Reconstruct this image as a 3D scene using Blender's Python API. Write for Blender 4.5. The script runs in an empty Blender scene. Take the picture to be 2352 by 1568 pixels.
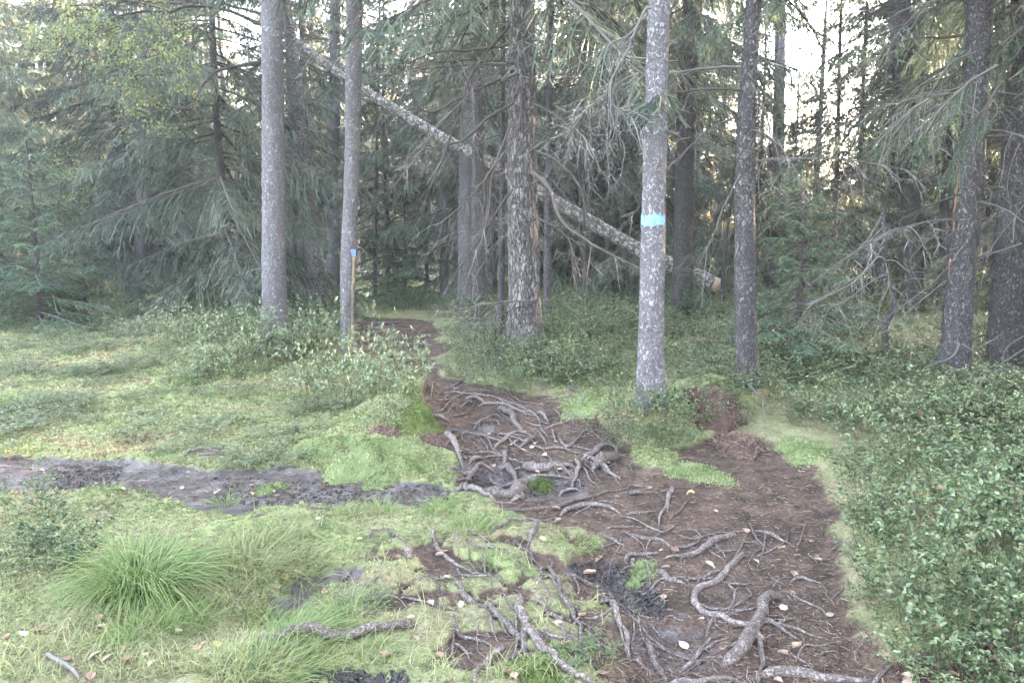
import bpy, math, numpy as np
from mathutils import Vector
R = math.radians
rng = np.random.default_rng(7)
S = bpy.context.scene
COL = S.collection

# ------------------------------------------------------------------ camera, sky, sun, exposure
F = 1900.0                      # focal length in units of a 2352 x 1568 frame
PITCH = R(6.7)
CAM = np.array([0.0, 0.0, 1.55])
cam = bpy.data.cameras.new("camera"); cam.sensor_width = 36.0; cam.lens = 36.0 * F / 2352.0
cam.clip_start = 0.05; cam.clip_end = 2000.0
camo = bpy.data.objects.new("camera", cam); COL.objects.link(camo)
camo.location = CAM; camo.rotation_euler = (math.pi / 2 - PITCH, 0, 0)
S.camera = camo
SUN_AZ, SUN_EL = R(57), R(13)   # azimuth to the right of the view direction (+Y), elevation
W = bpy.data.worlds.new("World"); S.world = W; W.use_nodes = True
nt = W.node_tree; bg = nt.nodes["Background"]
sky = nt.nodes.new("ShaderNodeTexSky"); sky.sky_type = 'NISHITA'; sky.sun_disc = False
sky.sun_elevation = SUN_EL; sky.sun_rotation = SUN_AZ
sky.air_density = 1.0; sky.dust_density = 3.0; sky.ozone_density = 1.0
hs_ = nt.nodes.new('ShaderNodeHueSaturation'); hs_.inputs['Saturation'].default_value = .68   # thin cloud greys the blue
nt.links.new(sky.outputs[0], hs_.inputs['Color']); nt.links.new(hs_.outputs[0], bg.inputs[0]); bg.inputs[1].default_value = 0.15
sl = bpy.data.lights.new("sun", 'SUN'); sl.energy = 5.0; sl.angle = R(0.6); sl.color = (1.0, 0.80, 0.52)
so = bpy.data.objects.new("sun", sl); COL.objects.link(so)
sd = Vector((math.sin(SUN_AZ) * math.cos(SUN_EL), math.cos(SUN_AZ) * math.cos(SUN_EL), math.sin(SUN_EL)))
so.rotation_euler = sd.to_track_quat('Z', 'Y').to_euler(); so.location = (0, 0, 30)
S.view_settings.view_transform = 'Standard'; S.view_settings.look = 'None'
S.view_settings.exposure = 4.85; S.view_settings.gamma = 1.0
S.cycles.max_bounces = 6; S.cycles.diffuse_bounces = 3; S.cycles.glossy_bounces = 2
S.cycles.transmission_bounces = 4; S.cycles.transparent_max_bounces = 4; S.cycles.volume_bounces = 0
S.cycles.caustics_reflective = False; S.cycles.caustics_refractive = False
S.cycles.sample_clamp_indirect = 6.0

# ------------------------------------------------------------------ helpers: tags, pixels, noise
def tag(o, label=None, cat=None, group=None, kind=None):
    if label: o['label'] = label
    if cat: o['category'] = cat
    if group: o['group'] = group
    if kind: o['kind'] = kind
    return o
def empty(name, loc, label, cat, group=None):
    o = bpy.data.objects.new(name, None); COL.objects.link(o); o.location = Vector(loc); o.empty_display_size = .2
    return tag(o, label, cat, group)
def put(name, me, parent=None, loc=None, rz=0., sc=1.0, rot=None):
    o = bpy.data.objects.new(name, me); COL.objects.link(o)
    if parent: o.parent = parent
    if loc is not None: o.location = Vector(loc)
    o.rotation_euler = rot if rot is not None else (0, 0, rz)
    o.scale = sc if hasattr(sc, '__len__') else (sc, sc, sc)
    return o
def ray(u, v):
    u = np.asarray(u, float); v = np.asarray(v, float)
    x = (u - 1176) / F; z = -(v - 784) / F
    c, s = math.cos(PITCH), math.sin(PITCH)
    return np.stack([x, c + z * s, -s + z * c], -1)
def at(u, v, y):
    """the point seen at (u,v) that lies y metres ahead"""
    d = ray(u, v); return CAM + d * (np.asarray(y) / d[..., 1])[..., None]
def ss(a, b, x):
    t = np.clip((x - a) / (b - a), 0, 1); return t * t * (3 - 2 * t)
def vnoise(x, y, seed=0):
    xi = np.floor(x).astype(np.int64); yi = np.floor(y).astype(np.int64)
    fx = x - xi; fy = y - yi; fx = fx * fx * (3 - 2 * fx); fy = fy * fy * (3 - 2 * fy)
    def h(a, b):
        n = (a * 374761393 + b * 668265263 + seed * 2147483647) & 0xFFFFFFFF
        n = ((n ^ (n >> 13)) * 1274126177) & 0xFFFFFFFF
        n = n ^ (n >> 16)
        return (n & 0xFFFF) / 32767.5 - 1
    return (h(xi, yi) * (1 - fx) + h(xi + 1, yi) * fx) * (1 - fy) + (h(xi, yi + 1) * (1 - fx) + h(xi + 1, yi + 1) * fx) * fy
def fbm(x, y, seed=0, o=4):
    s = 0; a = 1; t = 0
    for k in range(o):
        s = s + a * vnoise(x * 2 ** k + 17.3 * k, y * 2 ** k - 9.1 * k, seed + k); t += a; a *= .5
    return s / t

def flat(u, v):
    d = ray(u, v); t = -CAM[2] / d[..., 2]; return CAM + d * t[..., None]
# relief: hummocks and pits (pixel centre, radius across m, height m)
BUMPS = [(905, 985, .42, .22), (985, 985, .22, .17), (850, 1045, .45, .10), (700, 1010, .5, .06), (640, 830, 1.3, .22), (760, 830, .8, .12),
         (430, 800, 1.5, .15), (1330, 850, 1.0, .13), (1480, 985, .5, .15), (1640, 955, .42, .14), (2150, 1020, .9, .12),
         (2250, 1200, .6, .18), (2280, 1420, .5, .10), (1210, 830, 1.3, .12), (1700, 860, 1.6, .10), (2100, 880, 1.5, .1),
         (1120, 1078, .20, -.13), (1260, 1110, .16, -.07), (1110, 975, .22, -.07), (1400, 1290, .26, -.07), (1470, 1340, .18, -.05),
         (690, 1345, .22, -.10), (640, 1400, .18, -.09), (560, 1250, .28, .07), (330, 1330, .3, .05), (820, 1560, .2, -.06),
         (1180, 1150, .3, .05), (1450, 1160, .35, .05), (180, 1085, .3, -.03), (1330, 1040, .3, .06), (1130, 930, .35, .08), (1250, 1520, .35, .04)]
_bc = flat(np.array([b[0] for b in BUMPS]), np.array([b[1] for b in BUMPS]))
def H0(x, y):
    x = np.asarray(x, float); y = np.asarray(y, float)
    z = .07 * fbm(x * .3, y * .3, 3, 3) + .035 * fbm(x * 1.3, y * 1.3, 5, 3)
    z = z + .16 * ss(5.6, 7.6, y) * ss(-1.6, -.6, x) + .018 * np.clip(y - 20, 0, 60) + .10 * ss(8, 15, y)
    for (u, v, r, h), c in zip(BUMPS, _bc):
        z = z + h * np.exp(-((x - c[0]) ** 2 + (y - c[1]) ** 2) / (r * r))
    return z
def hit(u, v, HF=H0):
    u = np.atleast_1d(np.asarray(u, float)); v = np.atleast_1d(np.asarray(v, float))
    d = ray(u, v); d = d / d[:, 1:2]
    res = np.full(len(u), 120.0); done = np.zeros(len(u), bool); prev = None; tp = 2.0
    for t in np.geomspace(2.0, 120.0, 700):
        p = CAM + d * t; g = p[:, 2] - HF(p[:, 0], p[:, 1])
        if prev is not None:
            m = (~done) & (g <= 0)
            if m.any():
                k = prev[m] / np.maximum(prev[m] - g[m], 1e-9); res[m] = tp + (t - tp) * np.clip(k, 0, 1); done |= m
        if done.all(): break
        prev = g; tp = t
    return CAM + d * res[:, None]
def poly(pts): return hit([p[0] for p in pts], [p[1] for p in pts])[:, :2]
PATH_AND_SHADE = [poly(p) for p in (
    [(832, 726), (990, 733), (1012, 748), (1022, 792), (1005, 832), (1015, 858), (1110, 876), (1250, 908), (1380, 940), (1425, 1000), (1470, 1060), (1530, 1075),
     (1560, 1040), (1620, 1010), (1640, 985), (1720, 990), (1800, 1030), (1885, 1075), (1918, 1150), (1935, 1260), (1945, 1360), (1990, 1450), (2040, 1500), (2110, 1500), (2200, 1470), (2420, 1440), (2420, 1620), (1380, 1620),  # lower right corner: litter, with shade under the bush painted as brown ground
     (1400, 1520), (1330, 1440), (1400, 1390), (1290, 1300), (1290, 1262), (1380, 1230), (1270, 1195), (1150, 1160), (1045, 1105), (1062, 1040), (1000, 985), (978, 905), (945, 856), (880, 832), (812, 802), (818, 745)],)]
MUD = [poly(p) for p in (
    [(-200, 1045), (120, 1045), (250, 1050), (420, 1062), (640, 1066), (800, 1085), (1000, 1108), (1065, 1122), (1000, 1150), (820, 1152), (600, 1165), (470, 1165), (300, 1115), (140, 1128), (-200, 1130)],
    [(1290, 1272), (1400, 1258), (1460, 1300), (1500, 1350), (1560, 1390), (1480, 1400), (1400, 1340), (1320, 1310)],
    [(600, 1395), (690, 1325), (790, 1288), (830, 1300), (700, 1365), (630, 1430)],
    [(680, 1600), (760, 1540), (900, 1532), (960, 1600)],
    [(1060, 1050), (1200, 1040), (1350, 1090), (1330, 1130), (1150, 1130)],
    [(1020, 960), (1150, 955), (1160, 985), (1060, 990)],
    [(1420, 1400), (1560, 1400), (1640, 1460), (1560, 1520), (1440, 1480)])]
ROAD = [np.array([(-16, 31.5), (-2, 33), (-2, 37), (-16, 36)])]
def sdf(polys, x, y):
    best = np.full(np.shape(x), -1e9)
    for P in polys:
        d = np.full(np.shape(x), 1e9); ins = np.zeros(np.shape(x), bool); n = len(P)
        for i in range(n):
            a, b = P[i], P[(i + 1) % n]; e = b - a; L = max(e @ e, 1e-12)
            t = np.clip(((x - a[0]) * e[0] + (y - a[1]) * e[1]) / L, 0, 1)
            d = np.minimum(d, np.hypot(x - a[0] - t * e[0], y - a[1] - t * e[1]))
            c = ((a[1] > y) != (b[1] > y)) & (x < (b[0] - a[0]) * (y - a[1]) / (b[1] - a[1] + 1e-12) + a[0])
            ins ^= c
        best = np.maximum(best, np.where(ins, d, -d))
    return best
def masks(x, y):
    sc = np.clip(y / 6, .6, 2)
    n = .12 * sc * fbm(x * 3, y * 3, 21, 4) + .05 * fbm(x * 14, y * 14, 22, 3)
    p = ss(-.09, .09, sdf(PATH_AND_SHADE, x, y) + n) ; m = ss(-.06, .06, sdf(MUD, x, y) + 1.1 * n + .04 * fbm(x * 20, y * 20, 23, 2))
    # bare soil also shows through the thin moss among the roots
    z = sdf(THIN, x, y); thin = ss(-.3, .3, z) * ss(-.02, .16, fbm(x * 5.5, y * 5.5, 33, 4) + .04 + .10 * fbm(x * 26, y * 26, 34, 2))
    return np.maximum(p, .85 * thin), m, ss(-.5, .5, sdf(ROAD, x, y))
THIN = [poly([(850, 1230), (1300, 1180), (1420, 1300), (1420, 1600), (1050, 1600), (900, 1480), (780, 1340)])]
def H(x, y):
    p, m, r = masks(x, y)
    z = H0(x, y) - .035 * p - .04 * m
    moss = 1 - np.maximum(p, m)
    z = z + moss * (.032 * fbm(x * 5, y * 5, 41, 3) + .016 * fbm(x * 17, y * 17, 43, 2))
    z = z + p * (.012 * fbm(x * 9, y * 9, 44, 3)) + m * .013 * np.abs(fbm(x * 10, y * 10, 45, 4)) * ss(-.2, .4, fbm(x * 2.5, y * 2.5, 46, 2))
    return z
def G(u, v):
    r = hit(u, v, H0); r[:, 2] = H(r[:, 0], r[:, 1]); return r

# ------------------------------------------------------------------ mesh builder
class MB:
    def __init__(s): s.V = []; s.Q = []; s.T3 = []; s.tq = []; s.tt = []; s.n = 0
    def quads(s, v, q, t):
        s.V.append(v); s.Q.append(q + s.n); s.tq.append(np.broadcast_to(t, (len(q),))); s.n += len(v)
    def tris(s, v, q, t):
        s.V.append(v); s.T3.append(q + s.n); s.tt.append(np.broadcast_to(t, (len(q),))); s.n += len(v)
    def add(s, o, M=None, off=(0, 0, 0), dt=0.):
        v = np.concatenate(o.V)
        if M is not None: v = v @ M.T
        v = v + np.asarray(off)
        if o.Q: s.Q.append(np.concatenate(o.Q) + s.n); s.tq.append(np.concatenate(o.tq) + dt)
        if o.T3: s.T3.append(np.concatenate(o.T3) + s.n); s.tt.append(np.concatenate(o.tt) + dt)
        s.V.append(v); s.n += len(v)
    def mesh(s, name, mat, smooth=False, origin=(0, 0, 0)):
        me = bpy.data.meshes.new(name)
        V = np.concatenate(s.V) - np.asarray(origin)
        Q = np.concatenate(s.Q) if s.Q else np.zeros((0, 4), int); T = np.concatenate(s.T3) if s.T3 else np.zeros((0, 3), int)
        me.vertices.add(len(V)); me.vertices.foreach_set("co", V.astype(np.float32).ravel())
        li = np.concatenate([Q.ravel(), T.ravel()]).astype(np.int32)
        me.loops.add(len(li)); me.loops.foreach_set("vertex_index", li)
        st = np.concatenate([np.arange(len(Q)) * 4, len(Q) * 4 + np.arange(len(T)) * 3]).astype(np.int32)
        me.polygons.add(len(Q) + len(T)); me.polygons.foreach_set("loop_start", st)
        me.polygons.foreach_set("use_smooth", np.full(len(st), smooth))
        tint = np.concatenate([np.concatenate(s.tq) if s.tq else np.zeros(0), np.concatenate(s.tt) if s.tt else np.zeros(0)])
        a = me.attributes.new("tint", 'FLOAT', 'FACE'); a.data.foreach_set("value", tint.astype(np.float32))
        me.update(calc_edges=True)
        if mat: me.materials.append(mat)
        return me
def nrm(v): return v / np.maximum(np.linalg.norm(v, axis=-1, keepdims=True), 1e-9)
def spline(pts, n):
    """Catmull-Rom through pts (k x d), n samples evenly spaced in length"""
    P = np.asarray(pts, float); P = np.vstack([2 * P[0] - P[1], P, 2 * P[-1] - P[-2]]); out = []
    for i in range(1, len(P) - 2):
        t = np.linspace(0, 1, 16, endpoint=False)[:, None]; a, b, c, d = P[i - 1], P[i], P[i + 1], P[i + 2]
        out.append(.5 * ((2 * b) + (c - a) * t + (2 * a - 5 * b + 4 * c - d) * t ** 2 + (3 * b - a - 3 * c + d) * t ** 3))
    o = np.vstack(out + [P[-2][None]]); L = np.r_[0, np.cumsum(np.linalg.norm(np.diff(o[:, :3], axis=0), axis=1))]
    s = np.linspace(0, L[-1], n); return np.stack([np.interp(s, L, o[:, k]) for k in range(o.shape[1])], 1)
def tube(mb, P, r, sides=6, tint=.5, rough=0., seed=0, caps=True):
    P = np.asarray(P, float); n = len(P); r = np.broadcast_to(np.asarray(r, float), (n,))
    T = nrm(np.gradient(P, axis=0)); N = np.zeros_like(P)
    ref = np.array([0, 0, 1.]) if abs(T[0, 2]) < .9 else np.array([1., 0, 0])
    N[0] = nrm(np.cross(T[0], ref))
    for i in range(1, n):
        w = N[i - 1] - T[i] * (N[i - 1] @ T[i]); N[i] = w / max(np.linalg.norm(w), 1e-9)
    B = np.cross(T, N); a = np.arange(sides) / sides * 2 * math.pi
    rr = np.broadcast_to(r[:, None], (n, sides)).copy()
    if rough:
        L = np.r_[0, np.cumsum(np.linalg.norm(np.diff(P, axis=0), axis=1))]; sc = 1 / max(r.mean(), 1e-3)
        X = L[:, None] * sc * .35 + 0 * a; Y = (a / (2 * math.pi) * 6)[None] + 0 * X
        Yw = np.abs((Y + 3) % 6 - 3)
        rr *= 1 + rough * fbm(X, Yw, seed + 60, 4)
    V = P[:, None] + rr[..., None] * (np.cos(a)[None, :, None] * N[:, None] + np.sin(a)[None, :, None] * B[:, None])
    V = V.reshape(-1, 3); i = np.arange(n - 1)[:, None] * sides; k = np.arange(sides)[None]; k2 = (k + 1) % sides
    q = np.stack([i + k, i + k2, i + sides + k2, i + sides + k], -1).reshape(-1, 4)
    mb.quads(V, q, tint)
    if caps and sides > 4:
        for e, p, d in ((0, P[0], -T[0]), (n - 1, P[-1], T[-1])):
            base = V[e * sides:(e + 1) * sides]; vv = np.vstack([base, p + d * r[e] * .5])
            j = np.arange(sides); mb.tris(vv, np.stack([j, (j + 1) % sides, np.full(sides, sides)], 1) if e else np.stack([(j + 1) % sides, j, np.full(sides, sides)], 1), tint)
def rv(n): return nrm(rng.normal(size=(n, 3)))
def strips(mb, p, d, L, w, tint, taper=.35, ref=None):
    """n flat shoots: start p, unit direction d, length L, width w"""
    n = len(p); s = nrm(np.cross(d, rv(n) if ref is None else ref)); w = np.broadcast_to(w, (n,))[:, None]; L = np.broadcast_to(L, (n,))[:, None]
    e = p + d * L
    V = np.stack([p - s * w * .5, p + s * w * .5, e + s * w * .5 * taper, e - s * w * .5 * taper], 1).reshape(-1, 3)
    mb.quads(V, np.arange(4 * n).reshape(n, 4), tint)
def leaves(mb, p, d, nor, L, w, tint, oval=False, fold=.15):
    """n leaves: base p, direction d, normal nor"""
    n = len(p); d = nrm(d); s = nrm(np.cross(nor, d)); nn = np.cross(d, s)
    L = np.broadcast_to(L, (n,))[:, None]; w = np.broadcast_to(w, (n,))[:, None]
    if not oval:
        m = p + d * L * .45
        V = np.stack([p, m + s * w * .5 + nn * w * fold, p + d * L, m - s * w * .5 + nn * w * fold], 1).reshape(-1, 3)
        mb.quads(V, np.arange(4 * n).reshape(n, 4), tint); return
    a = p + d * L * .28; b = p + d * L * .68; up = nn * w * fold; e = p + d * L - nn * L * .12
    V = np.stack([p, a + s * w * .42 + up, b + s * w * .42 + up, e, b - s * w * .42 + up, a - s * w * .42 + up], 1).reshape(-1, 3)
    i = np.arange(n)[:, None] * 6
    q = np.concatenate([i + np.array([[0, 1, 2, 3]]), i + np.array([[0, 3, 4, 5]])]); mb.quads(V, q, np.r_[np.broadcast_to(tint, (n,)), np.broadcast_to(tint, (n,))])
def blades(mb, p, d, L, w, droop, tint, k=5):
    """n grass blades bending over: root p, start direction d (unit), length, width, droop"""
    n = len(p); t = np.linspace(0, 1, k)[None, :, None]; L = np.broadcast_to(L, (n,))[:, None, None]; dr = np.broadcast_to(droop, (n,))[:, None, None]
    hd = d.copy(); hd[:, 2] = 0; hd = nrm(hd)
    c = p[:, None] + d[:, None] * L * t * (1 - .25 * dr * t) + hd[:, None] * L * dr * .35 * t ** 2 + np.array([0, 0, -1.]) * L * dr * .55 * t ** 2.2
    s = nrm(np.cross(d, np.array([0, 0, 1.])) + .35 * rv(n))[:, None]
    ww = np.broadcast_to(w, (n,))[:, None, None] * .5 * (1 - .9 * t ** 1.6)
    V = np.stack([c - s * ww, c + s * ww], 2).reshape(-1, 3)
    i = (np.arange(n) * 2 * k)[:, None] + np.arange(k - 1)[None] * 2
    q = np.stack([i, i + 1, i + 3, i + 2], -1).reshape(-1, 4); mb.quads(V, q, np.repeat(np.broadcast_to(tint, (n,)), k - 1))

# ------------------------------------------------------------------ materials
def newmat(name):
    m = bpy.data.materials.new(name); m.use_nodes = True; n = m.node_tree.nodes
    return m, m.node_tree, n["Principled BSDF"], n["Material Output"]
def N(t, kind, **kw):
    n = t.nodes.new(kind)
    for k, v in kw.items():
        if k in n.inputs: n.inputs[k].default_value = v
        else: setattr(n, k, v)
    return n
def ramp(t, src, stops):
    r = t.nodes.new("ShaderNodeValToRGB"); e = r.color_ramp.elements
    while len(e) < len(stops): e.new(.5)
    for el, (p, c) in zip(e, stops): el.position = p; el.color = (*c, 1)
    t.links.new(src, r.inputs[0]); return r.outputs[0]
def mixc(t, fac, a, b, mode='MIX'):
    m = t.nodes.new("ShaderNodeMix"); m.data_type = 'RGBA'; m.blend_type = mode
    for i, s in ((0, fac), (6, a), (7, b)):
        if hasattr(s, 'is_linked'): t.links.new(s, m.inputs[i])
        else: m.inputs[i].default_value = s if i == 0 else (*s, 1)
    return m.outputs[2]
def leafmat(name, stops, trans=.3, rough=.5, spec=.3, vary=.25):
    m, t, b, out = newmat(name)
    a = N(t, "ShaderNodeAttribute", attribute_name="tint"); c = ramp(t, a.outputs["Fac"], stops)
    oi = N(t, "ShaderNodeObjectInfo"); hs = N(t, "ShaderNodeHueSaturation")
    mr = N(t, "ShaderNodeMapRange"); mr.inputs[3].default_value = 1 - vary; mr.inputs[4].default_value = 1 + vary
    t.links.new(oi.outputs["Random"], mr.inputs[0]); t.links.new(mr.outputs[0], hs.inputs["Value"]); t.links.new(c, hs.inputs["Color"])
    t.links.new(hs.outputs[0], b.inputs["Base Color"]); b.inputs["Roughness"].default_value = rough; b.inputs["Specular IOR Level"].default_value = spec
    if trans:
        tr = N(t, "ShaderNodeBsdfTranslucent"); t.links.new(hs.outputs[0], tr.inputs[0])
        mx = N(t, "ShaderNodeMixShader"); mx.inputs[0].default_value = trans
        t.links.new(b.outputs[0], mx.inputs[1]); t.links.new(tr.outputs[0], mx.inputs[2]); t.links.new(mx.outputs[0], out.inputs[0])
    return m
def barkmat(name, lo, mid, hi, sx=1., sz=.35, bump=.6, scale=22., lichen=None, dist=.02):
    m, t, b, out = newmat(name)
    tc = N(t, "ShaderNodeTexCoord"); mp = N(t, "ShaderNodeMapping"); mp.inputs["Scale"].default_value = (sx, sx, sz); t.links.new(tc.outputs["Object"], mp.inputs[0])
    n1 = N(t, "ShaderNodeTexNoise", Scale=scale, Detail=6., Roughness=.65); t.links.new(mp.outputs[0], n1.inputs[0])
    wv = mixc(t, .12, mp.outputs[0], n1.outputs["Color"], 'ADD')
    vo = N(t, "ShaderNodeTexVoronoi", Scale=scale * .8); vo.feature = 'DISTANCE_TO_EDGE'; t.links.new(wv, vo.inputs["Vector"])
    ck = N(t, "ShaderNodeMapRange"); ck.inputs[2].default_value = .22; t.links.new(vo.outputs[0], ck.inputs[0])
    n2 = N(t, "ShaderNodeTexNoise", Scale=2.3, Detail=5.); t.links.new(tc.outputs["Object"], n2.inputs[0])
    h = N(t, "ShaderNodeMath", operation='MULTIPLY'); t.links.new(ck.outputs[0], h.inputs[0]); t.links.new(n1.outputs[0], h.inputs[1])
    c = ramp(t, h.outputs[0], [(.05, lo), (.26, mid), (.55, hi)])
    c = mixc(t, .55, c, ramp(t, n2.outputs[0], [(.3, tuple(.68 for _ in lo)), (.65, (1., 1., 1.))]), 'MULTIPLY')
    if lichen:
        n3 = N(t, "ShaderNodeTexNoise", Scale=9., Detail=7., Roughness=.7); t.links.new(tc.outputs["Object"], n3.inputs[0])
        f = N(t, "ShaderNodeMapRange"); f.inputs[1].default_value = .66; f.inputs[2].default_value = .80; t.links.new(n3.outputs[0], f.inputs[0])
        c = mixc(t, f.outputs[0], c, lichen)
    oi = N(t, "ShaderNodeObjectInfo"); mr = N(t, "ShaderNodeMapRange"); mr.inputs[3].default_value = .8; mr.inputs[4].default_value = 1.15
    hs = N(t, "ShaderNodeHueSaturation"); t.links.new(oi.outputs["Random"], mr.inputs[0]); t.links.new(mr.outputs[0], hs.inputs["Value"]); t.links.new(c, hs.inputs["Color"])
    t.links.new(hs.outputs[0], b.inputs["Base Color"]); b.inputs["Roughness"].default_value = .85; b.inputs["Specular IOR Level"].default_value = .15
    bp = N(t, "ShaderNodeBump", Strength=bump, Distance=dist); t.links.new(h.outputs[0], bp.inputs["Height"]); t.links.new(bp.outputs[0], b.inputs["Normal"])
    return m
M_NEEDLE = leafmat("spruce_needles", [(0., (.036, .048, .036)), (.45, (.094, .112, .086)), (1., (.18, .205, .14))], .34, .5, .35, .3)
M_YOUNG = leafmat("young_needles", [(0., (.045, .068, .045)), (.5, (.095, .135, .085)), (1., (.18, .23, .14))], .35, .5, .35, .15)
M_FARN = leafmat("sun_painted_needles", [(0., (.12, .10, .035)), (.5, (.27, .21, .06)), (1., (.42, .29, .08))], .55, .6, .2, .3)  # warm sunlight painted into the colour of the far needles
M_BIRCH = leafmat("birch_leaves", [(0., (.10, .14, .055)), (.7, (.21, .25, .10)), (.9, (.36, .31, .07)), (1., (.42, .28, .06))], .4, .45, .4, .1)
M_BILB = leafmat("bilberry_leaves", [(0., (.022, .042, .016)), (.45, (.092, .128, .054)), (.85, (.21, .245, .14)), (.95, (.24, .22, .09)), (1., (.24, .09, .06))], .16, .38, .5, .15)
M_BSTEM = leafmat("bilberry_stems", [(0., (.06, .05, .035)), (1., (.13, .13, .075))], 0, .7, .2, .1)
M_GRASS = leafmat("grass_blades", [(0., (.09, .14, .05)), (.5, (.18, .25, .085)), (.85, (.29, .33, .13)), (1., (.38, .33, .16))], .4, .45, .4, .1)
M_DRY = leafmat("dry_grass_blades", [(0., (.14, .18, .08)), (.5, (.27, .29, .14)), (1., (.42, .37, .22))], .4, .5, .3, .1)
M_MOSS = leafmat("moss_shoots", [(0., (.09, .115, .045)), (.5, (.215, .25, .115)), (.74, (.36, .385, .19)), (.86, (.35, .29, .18)), (1., (.24, .165, .115))], .3, .7, .15, .05)
M_DMOSS = leafmat("dark_moss", [(0., (.07, .09, .03)), (.6, (.13, .16, .055)), (1., (.20, .23, .09))], .2, .8, .1, .05)
M_LITTER = leafmat("needle_litter", [(0., (.05, .035, .03)), (.5, (.12, .08, .06)), (.8, (.24, .17, .13)), (1., (.42, .33, .25))], 0, .8, .1, .1)
M_DLEAF = leafmat("fallen_leaf", [(0., (.19, .105, .08)), (.4, (.34, .225, .17)), (.8, (.42, .35, .28)), (1., (.40, .31, .10))], .2, .6, .3, .3)
M_TWIG = leafmat("dead_twigs", [(0., (.045, .036, .034)), (.5, (.12, .10, .095)), (1., (.36, .34, .33))], 0, .8, .15, .25)
M_PALETWIG = leafmat("pale_dead_twigs", [(0., (.05, .045, .042)), (.5, (.125, .115, .11)), (1., (.28, .27, .265))], 0, .8, .15, .2)
M_BARKL = barkmat("grey_spruce_bark", (.145, .127, .135), (.25, .226, .244), (.32, .295, .312), 1, .75, 1., 38, (.34, .34, .35))
M_BARKB = barkmat("rough_spruce_bark", (.075, .062, .062), (.19, .165, .165), (.29, .265, .265), 1, .25, 1., 34, (.27, .29, .27), .03)
M_BARKD = barkmat("dark_spruce_bark", (.065, .056, .058), (.12, .104, .108), (.175, .155, .16), 1, .65, 1., 40, (.20, .21, .20))
M_BARKF = barkmat("old_birch_bark", (.05, .043, .043), (.12, .105, .107), (.22, .20, .20), .6, 1.6, .9, 26)
M_LOG = barkmat("log_bark", (.07, .06, .057), (.20, .18, .17), (.36, .335, .322), .6, .6, .9, 24, (.38, .38, .37))
M_ROOT = barkmat("root_bark", (.075, .057, .050), (.18, .144, .134), (.26, .218, .206), .8, .8, .8, 48, None, .006)
def simple(name, col, rough=.8, noise=None, bump=0.):
    m, t, b, out = newmat(name); tc = N(t, "ShaderNodeTexCoord")
    n = N(t, "ShaderNodeTexNoise", Scale=noise or 20., Detail=6., Roughness=.7); t.links.new(tc.outputs["Object"], n.inputs[0])
    c = ramp(t, n.outputs[0], [(.25, tuple(x * .55 for x in col)), (.55, col), (.8, tuple(min(1, x * 1.3) for x in col))])
    t.links.new(c, b.inputs["Base Color"]); b.inputs["Roughness"].default_value = rough
    if bump:
        bp = N(t, "ShaderNodeBump", Strength=bump, Distance=.01); t.links.new(n.outputs[0], bp.inputs["Height"]); t.links.new(bp.outputs[0], b.inputs["Normal"])
    return m
M_PAINT = simple("blue_paint", (.15, .30, .55), .6, 40., .5)
M_WOOD = simple("exposed_wood", (.25, .21, .165), .7, 30., .3)
M_STREAK = simple("orange_streak", (.22, .115, .07), .7, 30., .3)  # orange tone for the streak along one trunk's left edge
M_CUT = simple("sawn_wood", (.34, .23, .165), .7, 30., .2)

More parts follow.
